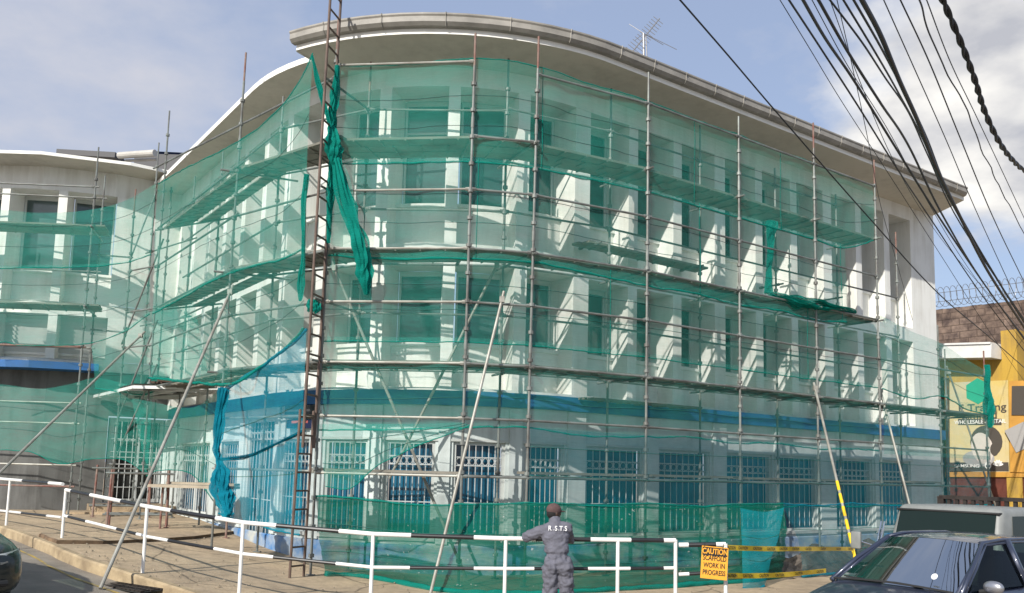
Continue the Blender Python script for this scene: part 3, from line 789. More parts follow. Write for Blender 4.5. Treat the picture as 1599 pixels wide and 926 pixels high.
for z in (7.0, 6.0, 4.98, 3.87, 2.93, 1.84): ledger(sc3, Q0i, L1i, z); ledger(sc3, L1i, L2i, z, ext=(0.2, 0.2)); ledger(sc3, L2i, L3i, z, ext=(0, 0.5))
for z in (4.98, 3.87, 2.93, 1.84): ledger(sc3, L1o, L2o, z, ext=(0.3, 0.3)); ledger(sc3, L2o, L4o, z)
for z in (5.93, 3.82, 1.79): ledger(sc3, L1o, L1i, z, ext=(0.3, 0.4), name='transom'); ledger(sc3, L2o, L2i, z, ext=(0.2, 0.3), name='transom'); ledger(sc3, L3o, L3i, z, ext=(0.3, 0.3), name='transom')
for z in (6.0, 3.9, 1.84):
    deck(sc3, L1o, L1i, Q0o, Q0i, z, wfr=(0.1, 0.9)); deck(sc3, L2o, L2i, L1o, L1i, z - 0.02, wfr=(0.12, 0.62), nb=2, over=0.25)
    deck(sc3, L2o, L2i, L1o, L1i, z - 0.05, wfr=(0.70, 0.98), nb=1, over=0.1)
ledger(sc3, L4o, L2o, 3.2, 5.4, ext=(0.2, 0.3), name='brace'); ledger(sc3, L4o, L2o, 1.1, 3.3, ext=(0.2, 0.3), name='brace'); ledger(sc3, L4o, L3o, 5.3, 7.6, ext=(0.1, 0.3), name='brace')
ledger(sc3, L4o, L2o, 0.0, 2.0, ext=(0.5, 0.5), name='brace')
# annex scaffold
A1o = xy(at_D(130, 520, 22.6)); A1i = xy(at_D(150, 450, 23.75)); A0o = xy(at_D(-120, 520, 22.4)); A0i = xy(at_D(-120, 450, 23.4))
sc4 = empty('scaffold', (0, 0, 0), 'short steel scaffold standing in front of the low convex annex at the left edge', 'scaffold', None)
standard(sc4, A1o, h_at(149, 229, A1o), lean=(-0.0, 0)); standard(sc4, A1i, h_at(165, 274, A1i)); standard(sc4, A0o, 7.9); standard(sc4, A0i, 7.4)
for zy in (289, 542, 630, 662, 727, 760): ledger(sc4, A0o, A1o, h_at(130, zy, A1o), m='rust' if zy in (542, 760) else ('tubepale' if zy > 600 else 'tube'), ext=(0, 0.1))
for zy in (309, 425, 545): ledger(sc4, A0i, A1i, h_at(155, zy, A1i), ext=(0, 0.1))
for zy in (352, 477): 
    z = h_at(140, zy, A1o); deck(sc4, A0o, A0i, A1o, A1i, z, wfr=(0.05, 0.95), over=0.3); ledger(sc4, A1o, A1i, z - 0.05, ext=(0.2, 0.3), name='transom')
ledger(sc4, A1i, L4o, h_at(170, 400, A1i), h_at(204, 402, L4o), ext=(0.1, 0.1)); ledger(sc4, A1i, L4o, h_at(150, 515, A1i), h_at(195, 519, L4o), ext=(0.1, 0.1))

# raking tubes leaning from the scaffold to the ground
def raker(a, b, label, m='tubepale', r=0.027, tape=0):
    mb = MB(); a = Vector(a); b = Vector(b)
    mb.tube(b, a, r, 10)
    t_ = a + (b - a) * 0.03
    mb.box(t_, (0.09, 0.09, 0.1))
    if tape:
        mb.mi(1)
        for i in range(7):
            p = a.lerp(b, 0.52 + 0.06 * i); q = a.lerp(b, 0.52 + 0.06 * i + 0.045)
            mb.tube(p, q, r * 1.15, 10)
    o = mb.build('raking_tube', [m, 'tape'], None)
    tag(o, label, 'scaffold tube'); return o
M['tape'] = mat('yellow_plastic_tape', (0.80, 0.55, 0.02), 0.4, 0, 0.15, 8)
def on_plan(px, py, plan): return Vector((plan[0], plan[1], h_at(px, py, plan)))
raker(at_D(364, 446, 17.15), on_ground(158, 902) - Vector((0, 0, 0.15)), 'long pale raking tube from the left scaffold down to the kerb edge')
raker(at_D(226, 518, 22.2), on_ground(-120, 855), 'pale raking tube slanting down behind the railing at the left edge')
raker(at_D(787, 455, 15.1), on_ground(672, 928), 'pale raking tube crossing the railing near its middle', 'tubepale')
raker(at_D(516, 404, 15.5), at_D(728, 902, 15.9), 'diagonal brace tube from the ladder down behind the green net to the right')
raker(at_D(781, 404, 15.9), at_D(608, 747, 16.2), 'short diagonal brace tube behind the net in front of the barred windows')
raker(at_D(1271, 598, 19.3), on_ground(1347, 922), 'pale raking tube with yellow caution tape wound round its foot', tape=1)
raker(at_D(1373, 602, 21.5), on_ground(1447, 893), 'pale raking tube going down behind the truck cab roof')
raker(at_D(1478, 572, 25), on_ground(1580, 862), 'farthest pale raking tube at the right end of the scaffold')

# ladders
def ladder(a0, a1, c0, c1, n, label, r=0.025):
    mb = MB(); root = None
    a0, a1, c0, c1 = map(Vector, (a0, a1, c0, c1))
    root = empty('ladder', (0, 0, 0), label, 'ladder')
    for p, q in ((a0, a1), (c0, c1)):
        m1 = MB(); m1.tube(p, q, r, 8); m1.build('stringer', 'ladder', root)
    for i in range(n):
        t = (i + 0.6) / n
        m1 = MB(); m1.tube(a0.lerp(a1, t), c0.lerp(c1, t), r * 0.75, 6); m1.build('rung', 'ladder', root)
    return root
lz = 8.75
ladder((-3.53, 14.92, 0.3), (-3.47, 14.98, lz), (-3.43, 15.33, 0.3), (-3.37, 15.40, lz), 24, 'tall brown steel ladder standing up past the roof eave at the corner')
ladder((-3.62, 14.86, G(-3.6)), (-3.60, 14.90, 0.95), (-3.47, 15.22, G(-3.5)), (-3.45, 15.26, 0.95), 9, 'short steel ladder section at the foot of the tall ladder', 0.024)
for z in (8.0, 5.0, 2.9, 0.88, -0.9):
    pass

# ------------------------------------------------------------------ debris netting
M['netline'] = mat('dark_green_cord', (0.01, 0.12, 0.10), 0.7)
M['net'] = net_mat('green_debris_net', (0.055, 0.48, 0.38), 0.27, 0.13)
M['netlight'] = net_mat('thin_green_debris_net', (0.065, 0.48, 0.39), 0.205, 0.11)
M['netdark'] = net_mat('doubled_green_debris_net', (0.008, 0.16, 0.11), 0.70, 0.2, specks=True)
M['netblue'] = net_mat('blue_debris_net', (0.02, 0.34, 0.46), 0.42, 0.18)
M['netteal'] = net_mat('teal_debris_net', (0.01, 0.19, 0.22), 0.32, 0.14)
M['netflap'] = net_mat('teal_folded_net', (0.012, 0.24, 0.28), 0.62, 0.2)
M['netbunch'] = net_mat('bunched_green_net', (0.012, 0.30, 0.24), 0.66, 0.22)
M['netbunchblue'] = net_mat('bunched_blue_net', (0.012, 0.27, 0.37), 0.66, 0.22)
def fold(p, sx, amp):
    return amp * (noise.noise(Vector((p.x * sx, p.y * sx, p.z * sx * 0.45))) + 0.45 * noise.noise(Vector((p.x * sx * 2.7, p.y * sx * 2.7, p.z * sx * 0.9 + 5))))
def spline(pts, t):
    n = len(pts) - 1; x = t * n; i = min(int(x), n - 1); f = x - i
    p0, p1, p2, p3 = pts[max(i - 1, 0)], pts[i], pts[i + 1], pts[min(i + 2, n)]
    return 0.5 * ((2 * p1) + (p2 - p0) * f + (2 * p0 - 5 * p1 + 4 * p2 - p3) * f * f + (3 * p1 - p0 - 3 * p2 + p3) * f ** 3)
def linear(pts, t):
    n = len(pts) - 1; x = t * n; i = min(int(x), n - 1); return pts[i].lerp(pts[i + 1], x - i)
def net(label, top, bot, m, nu=60, nv=10, amp=0.05, sx=0.9, hem=0.0, hem_top=0.0, smooth=True, belly=0.0, hemmat='netbunch', group=None, sag=0.0, crease=0.0, seams=()):
    top = [Vector(p) for p in top]; bot = [Vector(p) for p in bot]
    fn = spline if smooth else linear
    rows = []
    for j in range(nv + 1):
        v = j / nv; row = []
        for i in range(nu + 1):
            u = i / nu
            a, c = fn(top, u), fn(bot, u)
            p = a.lerp(c, v)
            d = fn(top, min(1, u + 0.02)) - fn(top, max(0, u - 0.02)); n = Vector((d.y, -d.x, 0))
            n = n.normalized() if n.length > 1e-6 else Vector((0, -1, 0))
            if n.y > 0: n = -n
            q = p + n * (fold(p, sx, amp) * (0.35 + 0.65 * sin(pi * min(1, max(0, v)))) + belly * sin(pi * v))
            if crease:
                w_ = noise.noise(Vector((q.x * 0.55, q.y * 0.55, q.z * 6.5))) + 0.6 * noise.noise(Vector((q.x * 1.3 + 9, q.y * 1.3, q.z * 13)))
                q += n * (crease * w_ * min(1, v * 2.2))
            q.z -= sag * abs(sin(pi * u * (len(top) - 1))) * (1 - v)
            row.append(q)
        rows.append(row)
    mb = MB(); mb.grid(rows)
    o = mb.build('debris_net', m, None, smooth=True, recalc=False)
    tag(o, label, 'netting', group)
    for su in seams:                                      # lapped vertical joints between net rolls
        i = min(nu - 1, max(1, int(su * nu))); sm = MB()
        sm.poly([rows[j][i] + Vector((0, -0.01, 0)) for j in range(nv + 1)], 0.008, 5)
        sm.build('seam', hemmat, o, smooth=True, recalc=False)
    if hem > 0 and nv >= 8:                                # woven selvage lines along the roll
        for fr in (0.36, 0.7):
            sm = MB(); sm.poly([p + Vector((0, -0.008, 0)) for p in rows[int(nv * fr)]], 0.0055, 4); sm.build('selvage', 'netline', o, smooth=True)
    for h, row in ((hem, rows[-1]), (hem_top, rows[0])):
        if h > 0:
            hb = MB()
            hb.poly([p + Vector((0, 0, fold(p, 3.0, 0.02))) for p in row], [h * (0.75 + 0.8 * abs(noise.noise(p * 2.3))) for p in row], 6)
            hb.build('hem', hemmat, o, smooth=True)
    return o
OUT = 0.07
def outw(p, q=None, o=OUT): return p
WR = [(-3.38, 15.47), (-2.1, 15.33), (-0.86, 15.19), (0.28, 15.42), (1.36, 15.96)] + [RW(s, 1.67) for s in (0.50, 1.85, 3.20, 4.5, 5.85, 7.1, 8.33)]
def zz_(plans, zs): return [Vector((p[0], p[1], z)) for p, z in zip(plans, zs)]
def cz(plans, z): return [Vector((p[0], p[1], z)) for p in plans]
zt1 = [7.40, 7.38, 7.46, 7.48, 7.40, 7.36, 7.33, 7.35, 7.31, 7.34, 7.28, 7.32]
net('top green net strip from the ladder round the corner to the last tall pole', zz_(WR, zt1), zz_(WR, [5.5] * 11 + [5.9]), 'net', 150, 14, 0.075, 1.3, hem=0.018, hem_top=0.012, seams=(0.29, 0.55, 0.74))
W2 = WR[:11]
net('second green net strip, its torn right end left hanging open', cz(W2, 5.58), zz_(W2, [3.78, 3.72, 3.72, 3.74, 3.7, 3.62, 3.66, 3.6, 3.66, 3.6, 3.7]), 'netlight', 140, 14, 0.075, 1.3, hem=0.022, seams=(0.22, 0.62, 0.985))
net('third green net strip across the middle windows', cz(WR, 3.84), cz(WR, 2.22), 'netlight', 150, 14, 0.075, 1.3, hem=0.014, seams=(0.4, 0.8))
W3 = [RW(s, 1.80) for s in (8.33, 9.7, 11.1, 12.3, 13.5)]
net('loose green net running past the end of the building to the yellow shop', zz_(W3, [4.0, 3.75, 3.6, 3.3, 3.05]), zz_(W3, [2.2, 2.05, 2.2, 1.95, 1.85]), 'net', 40, 8, 0.08, hem=0.018)
net('fourth green net strip over the blue band', cz(WR, 2.30), zz_(WR, [0.62, 0.66, 0.72, 0.76, 0.66, 0.7, 0.74, 0.68, 0.72, 0.66, 0.7, 0.7]), 'netlight', 150, 12, 0.075, 1.3, hem=0.018)
net('net over the blue band at the far end of the right wing', cz(W3, 2.12), cz(W3, 0.62), 'netlight', 30, 6, 0.06)
W5 = [RW(s, 1.78) for s in (-0.2, 1.2, 2.5, 3.9, 5.2, 6.6, 8.33, 10, 11.6, 13.5)]
net('bluish net strip in front of the barred windows of the right wing', [(0.34, 15.28, 0.76)] + cz(W5, 0.72), [(0.34, 15.28, -0.58)] + zz_(W5, [-0.6, -0.64, -0.6, -0.66, -0.6, -0.64, -0.6, -0.6, -0.6, -0.6]), 'netteal', 90, 8, 0.06, hem=0.022)
net('torn triangular green net corner over the barred windows beside the ladder', [(-3.38, 15.3, 0.72), (-2.6, 15.2, 0.74), (-1.7, 15.12, 0.76), (-0.84, 15.03, 0.80)], [at_D(508, 760, 15.3), at_D(548, 762, 15.2), at_D(600, 720, 15.15), at_D(735, 664, 15.03)], 'net', 40, 8, 0.04, hem=0.012)
# dark doubled net along the ground
WG = [(-3.36, 15.36), (-2.55, 15.24), (-1.7, 15.12), (-0.84, 15.0), (0.34, 15.2), (1.4, 15.80)] + [RW(s, 1.84) for s in (0.5, 1.85, 3.2, 4.4)]
gb = [(-3.15, 15.5), (-2.68, 15.75), (-1.75, 15.05), (-0.95, 14.35), (0.5, 14.5), (1.75, 15.1), (2.9, 15.9), (4.1, 16.7), (4.9, 17.3), (5.6, 18.2)]
net('dark green doubled net hung along the foot of the corner and trailing on the pavement', zz_(WG, [-0.52, -0.55, -0.62, -0.6, -0.55, -0.57, -0.55, -0.6, -0.56, -0.55]), [Vector((x, y, G(x) + 0.03)) for x, y in gb], 'netdark', 200, 60, 0.11, 1.3, hem=0.05, hem_top=0.022, belly=0.08, crease=0.065)
W7 = [RW(s, 1.84) for s in (4.4, 5.6, 7.0, 8.33, 10, 11.6, 13.5)]
net('thin bluish net sagging over rubble behind the parked cars', zz_(W7, [-0.55, -0.6, -0.55, -0.6, -0.6, -0.6, -0.6]), [Vector((p[0] + 0.25, p[1] - 0.45, G(p[0]) + 0.03)) for p in W7], 'netteal', 70, 14, 0.14, 1.5, hem=0.04, hem_top=0.02, hemmat='netbunchblue', belly=0.15)
net('teal loose flap of net hanging beside the caution sign', [at_D(1156, 793, 17.4), at_D(1175, 797, 17.4), at_D(1198, 799, 17.5), at_D(1225, 792, 17.6)], [at_D(1160, 918, 16.2), at_D(1172, 922, 16.2), at_D(1182, 922, 16.3), at_D(1192, 915, 16.5)], 'netflap', 24, 14, 0.12, 2.2, hem=0.03, hemmat='netbunchblue')
# left side nets hang from the left scaffold
seg1 = (Vector((-3.46, 15.34, 0)), Vector((-5.82, 17.2, 0)))
seg2 = (Vector((-5.82, 17.2, 0)), Vector((L2o[0] - 0.06, L2o[1] - 0.05, 0)))
def left(px, py):
    s = seg1 if px > 368 else seg2
    d = (s[1] - s[0]).normalized(); n = Vector((d.y, -d.x, 0))
    return at_pl(px, py, s[0], n)
def pl_(pts, f): return [f(*p) for p in pts]
net('large torn green net hanging from the eave over the left wing', pl_([(488, 84), (470, 122), (440, 165), (400, 203), (368, 224), (330, 243), (290, 263), (247, 287)], left),
    pl_([(476, 392), (470, 392), (440, 405), (400, 415), (368, 424), (330, 440), (290, 462), (238, 490)], left), 'net', 70, 16, 0.07, 1.0, hem=0.02, hem_top=0.014)
net('lower green net of the left wing cut along a slant towards the ladder', pl_([(477, 385), (464, 390), (440, 402), (400, 412), (368, 420), (330, 436), (290, 458), (238, 486)], left),
    pl_([(474, 512), (462, 528), (440, 548), (405, 574), (368, 598), (330, 600), (290, 596), (232, 590)], left), 'netlight', 70, 12, 0.06, 1.0, hem=0.03)
def annx(px, py): return at_D(px, py, 22.5)
net('upper green net across the windows of the convex annex', pl_([(-60, 324), (0, 327), (60, 332), (130, 329), (190, 315), (243, 287)], annx), pl_([(-60, 420), (0, 419), (60, 418), (130, 417), (190, 411), (236, 398)], annx), 'net', 50, 8, 0.06, hem=0.016)
net('lower green net of the annex between its two rows of windows', pl_([(-60, 416), (0, 415), (60, 414), (130, 413), (190, 408), (236, 396)], annx), pl_([(-60, 560), (0, 535), (40, 540), (130, 537), (190, 520), (234, 490)], annx), 'netlight', 50, 8, 0.06, hem=0.014)
net('slanting green net between the annex and the left wing', pl_([(142, 540), (180, 522), (214, 500), (240, 484), (300, 462)], annx), pl_([(148, 606), (190, 612), (225, 616), (262, 604), (330, 600)], annx), 'net', 40, 10, 0.12, 1.3, hem=0.02)
def lowl(px, py): return at_D(px, py, 22.35)
net('dark green net sheet shading the wall below the blue canopy', pl_([(-60, 600), (0, 600), (60, 607), (110, 600), (150, 590), (200, 600), (240, 604)], lowl), pl_([(-60, 700), (0, 703), (48, 706), (92, 724), (150, 716), (196, 719), (229, 742)], lowl), 'net', 50, 12, 0.09, 1.2, hem=0.012)
def ent(px, py): return at_D(px, py, 20.2)
net('green net hanging in front of the entrance beside the bunched blue net', pl_([(205, 622), (240, 628), (280, 636), (310, 633), (346, 606)], ent), pl_([(228, 743), (246, 735), (290, 736), (312, 752), (338, 790)], ent), 'net', 36, 12, 0.12, 1.6, hem=0.014)
net('blue net panel spread between the left scaffold and the ladder', pl_([(347, 612), (380, 590), (420, 564), (452, 540), (478, 514)], left), pl_([(342, 802), (372, 812), (410, 822), (440, 830), (468, 836)], left), 'netblue', 44, 20, 0.10, 2.2, hem=0.02, hem_top=0.035, hemmat='netbunchblue')
def bunch(label, pts, rs, m='netbunch', n=12, seed=0, wob=0.35, strands=5):
    """netting gathered into a rope: several pleated strands wandering round each other, thin at the edges"""
    pts = [Vector(p) for p in pts]; N = 44
    mb = MB(); rnd = random.Random(seed)
    for sidx in range(strands):
        ph = 2 * pi * sidx / strands; py_ = None; rings = []; tw = rnd.uniform(0.02, 0.12)
        for i in range(N + 1):
            t_ = i / N
            p = spline(pts, t_); R = linear([Vector((r, 0, 0)) for r in rs], t_).x * 0.78
            x = (spline(pts, min(1, t_ + 0.02)) - spline(pts, max(0, t_ - 0.02))).normalized()
            t0 = Vector((1, 0, 0)) if py_ is None else py_
            y = (t0 - x * t0.dot(x)).normalized(); py_ = y; z = x.cross(y)
            wn = 0.62 + wob * 1.6 * noise.noise(Vector((sidx * 7.3 + seed, t_ * 5, 0)))
            c = p + (y * cos(ph + i * tw) + z * sin(ph + i * tw)) * R * wn
            ring = []
            for k in range(n):
                an = 2 * pi * k / n
                rr = R * (0.42 + 0.16 * (1 if k % 2 else -1) + wob * 0.9 * noise.noise(Vector((cos(an) * 1.4 + sidx * 5 + seed, sin(an) * 1.4, t_ * 9))))
                ring.append(c + (y * cos(an) * 1.25 + z * sin(an) * 0.6) * max(R * 0.06, rr))
            rings.append(ring)
        mb.add([v for r in rings for v in r], [(i * n + k, i * n + (k + 1) % n, (i + 1) * n + (k + 1) % n, (i + 1) * n + k) for i in range(N) for k in range(n)])
    return tag(mb.build('bunched_net', m, None, smooth=False), label, 'netting')
K = at_D(519, 212, 15.28)
bunch('twisted green net drawn from the eave corner down to the knot', [at_D(487, 86, 15.1), at_D(497, 130, 15.15), at_D(508, 172, 15.2), K], [0.02, 0.05, 0.06, 0.07], seed=1)
bunch('gathered green net along the pole above the knot', [at_D(527, 102, 15.3), at_D(524, 150, 15.3), at_D(521, 185, 15.28), K], [0.04, 0.09, 0.10, 0.08], seed=2)
bunch('big green knot of net tied to the ladder at the top lift', [at_D(517, 195, 15.25), at_D(520, 215, 15.2), at_D(521, 235, 15.2), at_D(523, 262, 15.25)], [0.04, 0.13, 0.17, 0.08], seed=3)
bunch('long ragged green tail of net hanging below the knot', [at_D(524, 250, 15.2), at_D(543, 320, 15.1), at_D(560, 380, 15.0), at_D(569, 425, 15.0), at_D(572, 460, 15.0)], [0.10, 0.13, 0.14, 0.17, 0.04], seed=4, wob=0.5)
bunch('straight green twist of net beside the pole below the knot', [at_D(521, 255, 15.28), at_D(516, 310, 15.3), at_D(513, 380, 15.35)], [0.10, 0.07, 0.04], seed=5)
net('thin green skirt of net spread between the knot and its tail', [at_D(520, 240, 15.25), at_D(540, 262, 15.2), at_D(552, 300, 15.1), at_D(560, 350, 15.05)], [at_D(514, 378, 15.35), at_D(514, 380, 15.35), at_D(530, 385, 15.2), at_D(560, 385, 15.05)], 'netlight', 16, 12, 0.06, 2.0)
bunch('bright teal net edge hanging along the ladder', [left(479, 272), left(474, 330), left(474, 400), left(470, 440), left(468, 470)], [0.05, 0.05, 0.04, 0.08, 0.03], seed=6)
bunch('small green clump of net stuck behind the ladder rungs', [at_D(483, 468, 15.3), at_D(491, 478, 15.25), at_D(497, 487, 15.25)], [0.05, 0.14, 0.06], seed=16)
bunch('thick twisted blue net hanging like a curtain at the left scaffold pole', [left(350, 606), left(343, 650), left(339, 700), left(341, 717)], [0.10, 0.12, 0.08, 0.05], 'netbunchblue', seed=7)
bunch('blue net fanned out below the tie at the left scaffold pole', [left(341, 716), left(346, 745), left(350, 780), left(358, 806)], [0.05, 0.16, 0.15, 0.08], 'netbunchblue', seed=8, wob=0.6)
bunch('blue net twist tied across from the curtain up to the ladder', [left(341, 717), left(385, 713), left(430, 694), left(476, 672)], [0.05, 0.045, 0.03, 0.045], 'netbunchblue', seed=9)
bunch('rolled green net lying along the boards of the right wing', [(*RW(4.35, 1.6), 3.98), (*RW(5.2, 1.75), 3.92), (*RW(6.2, 1.75), 3.96), (*RW(7.4, 1.7), 3.93)], [0.08, 0.16, 0.12, 0.07], seed=10, wob=0.6)
bunch('vertical teal strand of net hanging at the third bay of the right wing', [at_D(1205, 345, 19.0), at_D(1203, 380, 19.0), at_D(1201, 420, 19.0), at_D(1199, 458, 19.0)], [0.14, 0.08, 0.06, 0.09], seed=11)
bunch('bunched green net tied to the last pole by the yellow shop', [on_plan(1530, 570, RW(13.5, 1.8)), on_plan(1531, 610, RW(13.5, 1.8)), on_plan(1533, 640, RW(13.5, 1.8)), on_plan(1531, 668, RW(13.5, 1.8))], [0.07, 0.09, 0.17, 0.06], seed=13)

# ------------------------------------------------------------------ entrance canopy, timber, trestles, small fittings
M['white_metal'] = mat('white_painted_metal', (0.70, 0.70, 0.68), 0.45, 0, 0.15, 4)
M['poly'] = mat('cloudy_roof_sheet', (0.30, 0.31, 0.31), 0.3, 0, 0.4, 2)
M['timber'] = mat('old_dark_timber', (0.13, 0.075, 0.045), 0.85, 0, 0, 3, c2=(0.04, 0.025, 0.02), bump=0.3)
M['timberpale'] = mat('pale_sawn_timber', (0.42, 0.36, 0.27), 0.8, 0, 0.3, 3)
cnp = empty('entrance_canopy', (0, 0, 0), 'flat white framed canopy over the grilled entrance between annex and left wing', 'canopy')
zc = 1.80
A_, B_, C_, D_ = Vector((-9.25, 21.3, zc)), Vector((-6.75, 21.25, zc + 0.02)), Vector((-9.6, 25.0, zc + 0.02)), Vector((-11.75, 24.55, zc - 0.02))
m1 = MB()
for p, q in ((A_, B_), (B_, C_), (C_, D_), (D_, A_)): m1.beam(p, q, 0.05, 0.075)
for t in (0.25, 0.5, 0.75): m1.beam(A_.lerp(D_, t), B_.lerp(C_, t), 0.04, 0.05)
m1.beam(A_.lerp(B_, 0.5), D_.lerp(C_, 0.5), 0.05, 0.07)
m1.build('frame', 'white_metal', cnp)
m1 = MB(); up_ = Vector((0, 0, 0.075)); m1.quad(A_ + up_, B_ + up_, C_ + up_, D_ + up_); up2 = Vector((0, 0, 0.085)); m1.quad(A_ + up2, B_ + up2, C_ + up2, D_ + up2)
m1.build('roof_sheet', 'poly', cnp)
random.seed(5)
for i in range(7):
    a = at_D(238 + random.uniform(-2, 18), 594 + i * 1.6, 21.9 + 0.12 * i); b_ = at_D(325 + random.uniform(-18, 12), 597 + random.uniform(-4, 4), 21.7 + 0.1 * i)
    m1 = MB(); m1.beam(a, b_, 0.16, 0.05)
    tag(m1.build('timber_plank', 'timber' if i < 5 else 'timberpale'), 'dark old planks heaped on top of the entrance canopy' if i < 5 else 'pale sawn battens lying over the dark planks on the entrance canopy', 'plank', 'planks heaped on the canopy')
def trestle(x, y, rz, label, wd=1.15, h=1.0, dp=0.55):
    t = empty('trestle', (x, y, G(x)), label, 'trestle', None); t.rotation_euler.z = rz
    for i in (-1, 1):
        for j in (-1, 1):
            m = MB(); m.tube((i * wd / 2, j * dp / 2, 0.01), (i * wd / 2 * 0.96, j * dp / 2 * 0.9, h), 0.026, 8); m.box((i * wd / 2, j * dp / 2, 0.006), (0.12, 0.12, 0.012)); m.build('leg', 'rust', t)
    for j in (-1, 1):
        for z in (0.28, h - 0.08):
            m = MB(); m.tube((-wd / 2 - 0.1, j * dp / 2 * 0.95, z), (wd / 2 + 0.1, j * dp / 2 * 0.95, z), 0.022, 8); m.build('rail', 'tube', t)
    for i in (-1, 1):
        m = MB(); m.tube((i * wd / 2, -dp / 2, 0.5), (i * wd / 2, dp / 2, 0.5), 0.02, 8); m.build('rail', 'tube', t)
    return t
trestle(-8.2, 19.6, RAD(20), 'rusty red tube trestle standing in front of the entrance steps', 1.2, 1.25)
trestle(-9.9, 22.6, RAD(25), 'rusty tube trestle half hidden against the entrance grille', 1.3, 1.3)
m1 = MB(); m1.box((-6.9, 19.3, G(-6.9) + 1.0), (1.9, 0.5, 0.06), RAD(-8)); m1.box((-6.8, 19.55, G(-6.9) + 1.06), (1.7, 0.24, 0.05), RAD(-14))
tag(m1.build('scaffold_board', 'timberpale'), 'pale boards laid level behind the net by the entrance', 'boards')
for (xx, yy) in ((-7.6, 19.35), (-6.1, 19.2)):
    m1 = MB(); m1.tube((xx, yy, G(xx)), (xx, yy, G(xx) + 0.97), 0.026, 8); m1.box((xx, yy, G(xx) + 0.006), (0.13, 0.13, 0.012))
    tag(m1.build('prop', 'rust'), 'thin rusty prop holding up the pale boards by the entrance', 'prop', 'props under the entrance boards')
# sign board high on the curved wall behind the ladder
sb = empty('wall_sign', (0, 0, 0), 'small dark blue sign board on the curved wall behind the ladder', 'sign')
u_ = ang_u(-38); m1 = MB(); p0 = PU(ang_u(-43), 0.04, 0); p1 = PU(ang_u(-33), 0.04, 0)
M['navy'] = mat('navy_sign_paint', (0.012, 0.02, 0.07), 0.5); M['redpaint'] = mat('faded_red_paint', (0.5, 0.12, 0.10), 0.6); M['darkgrey'] = mat('dark_grey_panel', (0.06, 0.06, 0.065), 0.6)
d_ = (p1 - p0).normalized(); n_ = Vector((d_.y, -d_.x, 0))
m1.beam(Vector((p0.x, p0.y, 0.83)) + n_ * 0.06, Vector((p1.x, p1.y, 0.83)) + n_ * 0.06, 0.03, 0.18); m1.build('board', 'navy', sb)
m1 = MB(); m1.beam(Vector((p0.x, p0.y, 1.07)) + n_ * 0.08, Vector((p1.x, p1.y, 1.07)) + n_ * 0.08, 0.12, 0.26); m1.build('lamp_box', 'darkgrey', sb)
m1 = MB(); m1.beam(Vector((p0.x, p0.y, 0.87)).lerp(Vector((p1.x, p1.y, 0.87)), 0.2) + n_ * 0.078, Vector((p0.x, p0.y, 0.87)).lerp(Vector((p1.x, p1.y, 0.87)), 0.85) + n_ * 0.078, 0.004, 0.05); m1.build('stripe', 'redpaint', sb)

# roof antenna
M['ant'] = mat('grey_aluminium', (0.30, 0.29, 0.28), 0.45, 0.6)
pa = at_D(1006, 92, 21.5); pb_ = at_D(1005, 52, 21.5)
an = empty('tv_antenna', pa, 'spindly television antenna on the roof above the right wing', 'antenna')
m1 = MB(); m1.tube((0, 0, -0.6), pb_ - pa, 0.028, 8); m1.tube((0.11, 0.02, -0.6), (pb_ - pa) * 0.9 + Vector((0.06, 0, 0)), 0.014, 6); m1.build('mast', 'ant', an)
m1 = MB(); a = at_D(985, 84, 21.3) - pa; b_ = at_D(1030, 29, 21.8) - pa
m1.tube(a, b_, 0.016, 6)
ax = (b_ - a).normalized(); sd = ax.cross(Vector((0, 1, 0.2))).normalized()
for i in range(13):
    p = a.lerp(b_, 0.05 + 0.9 * i / 12); h = 0.16 + 0.05 * (12 - i) / 12
    m1.tube(p - sd * h, p + sd * h, 0.008, 5)
m1.build('boom', 'ant', an)
m1 = MB(); p = pb_ - pa
for dx_, dz_ in ((-0.35, 0.35), (0.55, -0.2), (0.9, -0.32), (-0.2, -0.1)): m1.tube(p, p + Vector((dx_, 0.2, dz_)), 0.008, 5)
m1.build('dipole', 'ant', an)

# things on the annex roof
M['pipe'] = mat('grey_pvc', (0.48, 0.46, 0.42), 0.5, 0, 0.2, 3); M['blueroof'] = mat('dark_blue_roof_sheet', (0.02, 0.05, 0.16), 0.5)
m1 = MB(); m1.tube(at_D(186, 243, 27), at_D(242, 239, 26.5), 0.11, 12); m1.tube(at_D(196, 251, 27.2), at_D(245, 249, 26.8), 0.05, 8)
tag(m1.build('roof_pipe', 'pipe'), 'grey pipe lying on the annex roof edge', 'pipe')
m1 = MB(); a, b_, c, d = at_D(238, 236, 29), at_D(300, 239, 29), at_D(300, 247, 29.3), at_D(240, 247, 29.3)
k = Vector((0, 0.6, 0)); m1.add([a, b_, c, d, a + k, b_ + k, c + k, d + k], ((0, 1, 2, 3), (4, 5, 6, 7), (0, 1, 5, 4), (2, 3, 7, 6)))
m1.mi(1); a, b_ = at_D(100, 245, 28), at_D(190, 250, 28); m1.beam(a, b_, 1.0, 0.18)
m1.box(at_D(262, 262, 29), (1.9, 1.0, 0.6))
tag(m1.build('roof_structure', ['blueroof', 'darkgrey']), 'blue edged low roof beyond the annex eave', 'roof')

